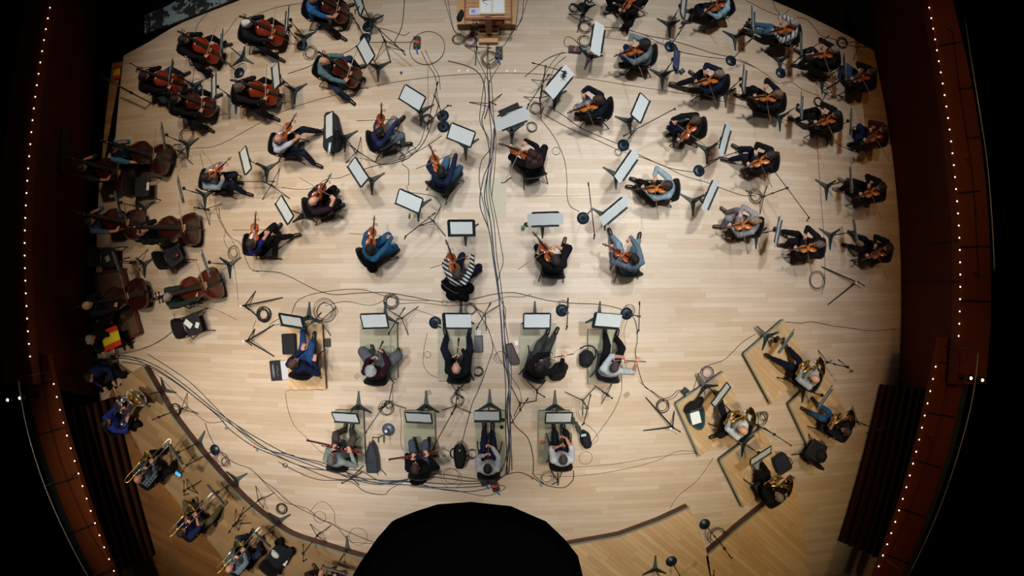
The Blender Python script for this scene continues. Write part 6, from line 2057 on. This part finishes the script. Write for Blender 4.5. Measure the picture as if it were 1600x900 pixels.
stage_box(1073, 614, 50, 'grey teal stage box at white shirted horn player riser', '#6a8088')
for (x, y, c, lb) in [(354, 669, '#2f8fd8', 'small blue cable connector in lower left bundle'), (398, 698, '#d83a3a', 'red cable connector in lower left bundle'), (402, 703, '#3aa0d8', 'light blue cable connector in lower left bundle'),
                      (831, 747, '#e0782a', 'orange cable connector below main run'), (845, 758, '#2f9fb8', 'turquoise cable connector below main run')]:
    o = MB().tube([(-.03, 0, .03), (.03, 0, .03)], .017, 10).build('cable_connector', mat(c, .4), None, True)
    o.matrix_basis = at(x, y, 0, -40); tag(o, lb, 'connector')

# woodwind row two
e = thing('bassoon_bag', 'long dark blue wheeled bag between the two bassoonists', 'bag', 585, 712, 2)
MB().prism([(-.03, .33), (-.10, .16), (-.13, -.02), (-.13, -.30), (.12, -.30), (.12, .0), (.09, .2), (.03, .33)][::-1], .002, .30).build('shell', mat('#131c2c', .6, grain=.15), e, bevel=.03)
MB().tube(crom([(-.03, .33, .28), (0, .38, .30), (.03, .33, .28)], 4), .010, 8).build('top_handle', mat('#8a6a3c', .6), e, True)
MB().bar((-.12, -.06, .303), (.12, -.06, .303), .02, .004).build('band', mat('#05070a', .6), e)
for s_ in (0, 1): MB().tube([(.02 + .10 * s_, -.28, .02), (.05 + .18 * s_, -.42, .02)], .008).build('foot', M_STEEL, e, True)
e = thing('bassoon_stand', 'grey round based stand with fork arms between bassoonists', 'stand', 607, 671, 0)
MB().lathe([(0, 0), (.135, 0), (.135, .012), (.05, .02), (.014, .03), (.014, .55), (0, .55)], 28).build('base', mat('#5f6b78', .4, .3), e, True)
MB().tube([(0, 0, .5), (-.10, -.06, .5), (-.23, -.06, .5), (-.23, -.13, .5)], .012).build('fork_arm', M_STEEL, e, True)
MB().tube([(0, 0, .5), (0, -.16, .5)], .012).build('fork_arm', M_STEEL, e, True)
MB().tube([(-.11, -.06, .5), (-.11, -.16, .5)], .012).build('fork_arm', M_STEEL, e, True)
paper(603, 674, .53, .05, .05, 30, 'tiny pale tag on the bassoon stand')
e = thing('instrument_case', 'glossy black travel case between bassoonist and clarinettist', 'case', 720, 707, 0)
MB().prism([(-.04, .26), (-.12, .18), (-.13, -.02), (-.09, -.27), (.07, -.28), (.13, -.08), (.12, .16), (.05, .26)][::-1], .002, .30).build('shell', mat('#08090a', .25, coat=.5), e, bevel=.04)
MB().tube(crom([(-.12, .16, .26), (-.18, .10, .28), (-.18, .0, .28), (-.13, -.05, .26)], 4), .014, 8).build('strap', M_BAG, e, True)
MB().tube(crom([(.12, -.02, .2), (.18, .0, .2), (.19, -.08, .2), (.13, -.10, .2)], 4), .012, 8).build('handle', M_BAG, e, True)
MB().box((-.0, .12, .305), (.02, .035, .006)).build('latch', mat('#d8d8d8', .3, .8), e)
heap('rucksack', 'black rucksack with pale label beside grey haired clarinettist', 'bag', 913, 683, 0, [((0, 0, .18), (.11, .17, .18)), ((.02, -.10, .18), (.10, .10, .17)), ((-.03, .13, .16), (.07, .06, .12))], M_BAG, 8)
paper(912, 680, .37, .10, .05, 8, 'pale label strip on rucksack beside grey haired clarinettist', mat('#a9b9cc', .4))
heap('bag', 'mossy grey strap bag hanging right of clarinettist stand', 'bag', 900, 663, .3, [((-.05, .08, 0), (.05, .08, .05)), ((.02, -.06, 0), (.04, .12, .04)), ((.06, -.16, -.1), (.035, .10, .05))], mat('#3c4238', .8), 10)
o = MB().ell((0, 0, 0), (.045, .04, .035)).build('orange_fruit', mat('#e2571c', .5, grain=.1), None, True)
o.matrix_basis = at(848, 691, .185); tag(o, 'orange fruit lying on riser beside grey haired clarinettist', 'fruit')
for (x, y, lb) in [(786, 655, 'dark cup by right corner of dark haired clarinettist riser, upper'), (784, 666, 'dark cup on dark haired clarinettist riser, lower')]:
    e = thing('cup', lb, 'cup', x, y, 0, .15)
    MB().lathe([(0, 0), (.028, 0), (.036, .09), (.038, .095), (.033, .095), (.026, .01), (0, .01)], 16).build('body', mat('#16191c', .4), e, True)
    MB().lathe([(0, .092), (.037, .092), (.037, .102), (0, .104)], 16).build('lid', mat('#0b0c0d', .5), e, True)
# green capped bottle, orange pouch, glasses etc.
e = thing('bottle', 'green capped bottle beside wide music of yellow print violist', 'bottle', 817, 356, 0)
MB().lathe([(0, 0), (.036, 0), (.038, .01), (.038, .12), (.03, .15), (0, .15)], 16).build('body', mat('#1e6e3c', .3), e, True)
MB().lathe([(0, .15), (.03, .15), (.03, .18), (0, .182)], 16).build('cap', mat('#2fae5c', .4), e, True)
soft_case('small black pouch beside green capped bottle', 823, 351, 20, .10, .09, .05, M_BAG, 0, 'pouch', handle=False, cat='pouch')
e = thing('pouch', 'orange pouch under ponytail violinist music stand', 'pouch', 1108, 240, 20)
MB().box((0, 0, .03), (.09, .07, .05)).build('shell', mat('#e0741c', .6), e, bevel=.015)
MB().tube([(-.04, .03, .058), (.04, .03, .058)], .004, 6).build('zip', mat('#5a2c0c', .5), e)
e = thing('pouch', 'small grey glasses case below blond violinist stand', 'case', 1097, 314, 55)
MB().ell((0, 0, .03), (.035, .065, .025)).build('shell', mat('#33383c', .4), e, True)
MB().tube([(-.03, 0, .04), (.03, 0, .04)], .003, 6).build('hinge', M_STEEL, e)
e = thing('floor_box', 'small dark folded cloth beside tablet stand', 'cloth', 1065, 112, 40)
MB().box((0, 0, .01), (.14, .10, .02)).build('cloth', mat('#1f2b2c', .9), e, bevel=.006)
MB().box((0.01, 0.01, .025), (.06, .06, .01)).build('fold', mat('#4d6066', .9), e, bevel=.004)
e = thing('phone', 'black flat device on floor beside blue shirt cellist chair', 'device', 502, 42, 25)
MB().box((0, 0, .012), (.12, .055, .02)).build('body', mat('#111111', .5), e, bevel=.004)
MB().box((0, 0, .0235), (.10, .045, .002)).build('screen', mat('#050506', .2), e)
o = MB().ell((0, 0, .012), (.03, .035, .012)).build('blue_tape_blob', mat('#2d5a78', .6), None, True)
o.matrix_basis = at(627, 114, 0); tag(o, 'tiny blue tape blob on floor below large cable loop', 'tape')
o = MB().ell((0, 0, .02), (.022, .06, .02)).build('mouth_cloth', mat('#4d5a58', .8), None, True)
o.matrix_basis = at(640, 338, 0, -8); tag(o, 'small grey oval cloth on floor below teal violinist stand', 'cloth')
o = MB().tube(crom([(-.13, -.06, .02), (-.05, -.05, .02), (.0, .0, .03), (.08, .05, .02)], 4), .008).build('clip_microphone', M_MIC, None, True)
o.matrix_basis = at(793, 281, 0); tag(o, 'gooseneck clip microphone lying on trap door corner', 'microphone')
# black clamp light on the stand, jumble cover
e = empty('clamp_light', 'small black spider clamp on folded out music of navy violinist', 'clamp'); e.matrix_basis = at(881, 117, 1.22, 30)
MB().ell((0, 0, 0), (.035, .03, .02)).build('head', M_MIC, e, True)
for k in range(5):
    a = math.radians(72 * k); MB().tube([(0, 0, 0), (.07 * math.cos(a), .07 * math.sin(a), .01)], .007).build('claw', M_MIC, e, True)
heap('bag', 'black bag hanging from left side of the conductor desk', 'bag', 720, 24, .95, [((0, 0, 0), (.06, .13, .07)), ((-.02, -.05, -.04), (.06, .08, .08))], M_BAG, -10)

# score on the conductor desk
e = empty('score', 'large open score on the conductor desk', 'score'); e.matrix_basis = at(769, 10, zd + .03, 0)
MB().box((-.125, 0, .01), (.25, .34, .012), Matrix.Rotation(.05, 3, 'Y')).build('page_block', mat('#ddd8c0', .7), e)
MB().box((.125, 0, .01), (.25, .34, .012), Matrix.Rotation(-.05, 3, 'Y')).build('page_block', mat('#ddd8c0', .7), e)
MB().box((-.125, 0, .018), (.20, .28, .002), Matrix.Rotation(.05, 3, 'Y')).build('printed_page', M_PAPER, e)
MB().box((.125, 0, .018), (.20, .28, .002), Matrix.Rotation(-.05, 3, 'Y')).build('printed_page', M_PAPER, e)
e = empty('booklet', 'small lilac booklet left of the open score', 'booklet'); e.matrix_basis = at(742, 18, zd + .02, 2)
MB().box((0, 0, .008), (.22, .15, .014)).build('cover', mat('#cfcbe6', .7), e)
MB().box((-.03, 0, .016), (.07, .07, .002)).build('cover_print', mat('#8f8ac8', .7), e)
o = MB().tube([(-.07, 0, 0), (.07, 0, 0)], .005, 6).build('pencil', mat('#6b6f74', .5), None, True)
o.matrix_basis = at(757, 4, zd + .06, -40); tag(o, 'grey pencil lying on the open score', 'pencil')
o = MB().caps((-.08, 0, 0), (.10, .02, 0), .022, .018).build('red_cloth', mat('#7a2228', .8), None, True)
o.matrix_basis = at(762, -1, zd + .07); tag(o, 'dark red strip above the open score at top edge', 'cloth')

# horns corner: teal open case, bags
e = thing('open_case', 'teal lined open horn case with white sheet beside white shirted player', 'case', 1086, 650, 18, .2)
MB().prism([(-.19, .16), (-.17, -.06), (-.06, -.26), (.04, -.30), (.13, -.22), (.19, .0), (.20, .16), (.12, .22), (-.12, .22)][::-1], .002, .14).build('shell', mat('#24484c', .6), e, bevel=.03)
MB().prism([(-.15, .13), (-.13, -.06), (-.04, -.21), (.04, -.24), (.10, -.18), (.15, .0), (.16, .13)][::-1], .141, .15).build('lining', mat('#16333a', .9), e)
heap('bag', 'dark brown furry bag above teal lined horn case', 'bag', 1082, 632, .2, [((0, 0, .1), (.20, .10, .10)), ((.14, .06, .1), (.10, .07, .08)), ((-.15, -.05, .1), (.08, .08, .08))], mat('#120c0a', .95, grain=.3), 18)
paper(1087, 653, .37, .20, .25, 15, 'white printed sheet lying in the teal lined case', M_PAPER)
heap('rucksack', 'dark rucksack hanging on chair beside jeans horn player', 'bag', 1275, 708, .2, [((0, 0, .2), (.15, .18, .18)), ((.05, -.05, .15), (.12, .12, .16))], M_BAG, 20)
soft_case('large black bag on riser beside horn player in black', 1218, 722, 28, .34, .40, .22, M_BAGN, .2)
heap('bag', 'black small bag at foot of bald horn player stand', 'bag', 1212, 531, .6, [((0, 0, 0), (.05, .07, .05)), ((.04, .03, 0), (.05, .05, .04))], M_BAG)
heap('jacket', 'grey jacket folded on riser under black horn player stand', 'jacket', 1180, 728, .2, [((0, 0, .05), (.10, .14, .05)), ((.10, .08, .05), (.08, .08, .05))], mat('#8b8d90', .9, grain=.1), 30)
e = empty('sound_monitor', 'small lit blue display on boom before plaid trombonist', 'display'); e.matrix_basis = at(279, 740, 1.4, -30)
MB().box((0, 0, 0), (.17, .12, .03)).build('housing', mat('#0c1016', .5), e, bevel=.006)
MB().box((0, -.01, .017), (.13, .07, .003)).build('display_screen', mat('#4aa8e8', .3, emit=.8), e)
o = MB().lathe([(0, 0), (.05, 0), (.045, .05), (.02, .12), (0, .13)], 20).build('trumpet_mute', mat('#0b0b0c', .5), None, True)
o.matrix_basis = at(337, 815, .3) @ Matrix.Rotation(.9, 4, 'X'); tag(o, 'small black mute lying on curved riser beside khaki trombonist', 'mute')

# covered display table in the dark upper left
def tablecover():
    m = bpy.data.materials.new('mottled_cover'); m.use_nodes = True
    nt = m.node_tree; b = nt.nodes['Principled BSDF']; L = nt.links.new
    tc = nt.nodes.new('ShaderNodeTexCoord'); n = nt.nodes.new('ShaderNodeTexNoise'); n.inputs['Scale'].default_value = 3.5; n.inputs['Detail'].default_value = 6; n.inputs['Roughness'].default_value = .65
    L(tc.outputs['Object'], n.inputs['Vector'])
    cr = nt.nodes.new('ShaderNodeValToRGB'); cr.color_ramp.interpolation = 'CONSTANT'
    cr.color_ramp.elements[0].color = lin('#10151a'); cr.color_ramp.elements[1].color = lin('#7d929c'); cr.color_ramp.elements[1].position = .5
    el = cr.color_ramp.elements.new(.47); el.color = lin('#2c3a44')
    L(n.outputs['Fac'], cr.inputs[0]); L(cr.outputs[0], b.inputs['Base Color']); b.inputs['Roughness'].default_value = .6
    e = empty('display_table', 'dim mottled grey and black covered table beyond the upper left stage edge', 'table')
    z = .15
    P = [W2(p, z) for p in [(226, 52), (226, 24), (262, 9), (300, -14), (420, -60), (420, -18), (372, -4), (300, 24), (262, 39)]]
    MB().prism(P, z - .04, z).build('cover', m, e)
    MB().prism(P, -1.4, z - .04).build('side_cloth', mat('#0a0c0e', .9), e)
tablecover()
# long pole leaning in the dark at left
p0, p1 = W(160, 120, 1.2), W(205, 145, .9)
e = empty('lighting_boom', 'long thin metal pole in the dark beyond upper left corner', 'pole', loc=p0)
MB().tube([(0, 0, 0), p1 - p0], .02).build('tube', mat('#3d4145', .4, .6), e, True)
MB().box(p1 - p0, (.05, .05, .05)).build('clamp', M_STEEL, e)
MB().tube([p1 - p0, p1 - p0 - Vector((0, 0, .9))], .015).build('post', M_STEEL, e, True)

# black hanging housing close under the lens
def housing():
    e = empty('hanging_housing', 'big matt black round housing hanging at the bottom edge', 'hanging housing')
    m = mat('#020202', 1.0, spec=.0)
    z1 = 9.2
    o = [(542, 915), (562, 880), (590, 840), (612, 815), (645, 802), (680, 791), (735, 787), (800, 794), (858, 819), (882, 842), (903, 868), (912, 905), (905, 960), (880, 1020), (800, 1080), (720, 1085), (640, 1060), (570, 990)]
    P = [W2(p, z1) for p in o]
    cx = sum(p[0] for p in P) / len(P); cy = sum(p[1] for p in P) / len(P)
    e.location = (cx, cy, z1)
    def ring(k, z): return [((x - cx) * k, (y - cy) * k, z) for x, y in P]
    rings = [ring(.05, -.42), ring(.55, -.38), ring(.85, -.25), ring(.97, -.08), ring(1, 0), ring(.9, .10), ring(.5, .2), ring(.05, .24)]
    n = len(P)
    vs = [v for r in rings for v in r]; fs = []
    for i in range(len(rings) - 1):
        for k in range(n):
            l = (k + 1) % n; fs.append((i * n + k, (i + 1) * n + k, (i + 1) * n + l, i * n + l))
    fs.append(tuple(range(n))); fs.append(tuple((len(rings) - 1) * n + k for k in range(n - 1, -1, -1)))
    MB().add(vs, fs).build('shell', m, e)
    MB().tube([(0, 0, .2), (0, 0, 6)], .012, 8).build('suspension_wire', m, e, True)
    MB().lathe([(0, .22), (.08, .22), (.08, .32), (0, .34)], 16).build('mounting_plate', m, e, True)
housing()
bake_blobs()
for pr in PR.values():
    if not pr['used']:
        for t in pr['tree'][1]: bpy.data.objects.remove(t[0])
        bpy.data.objects.remove(pr['tree'][0])
for o_ in bpy.data.objects:
    l_ = o_.get('label')
    if l_ and not o_.parent and not 4 <= len(l_.split()) <= 16: print('LONG', len(l_.split()), o_.name, l_)
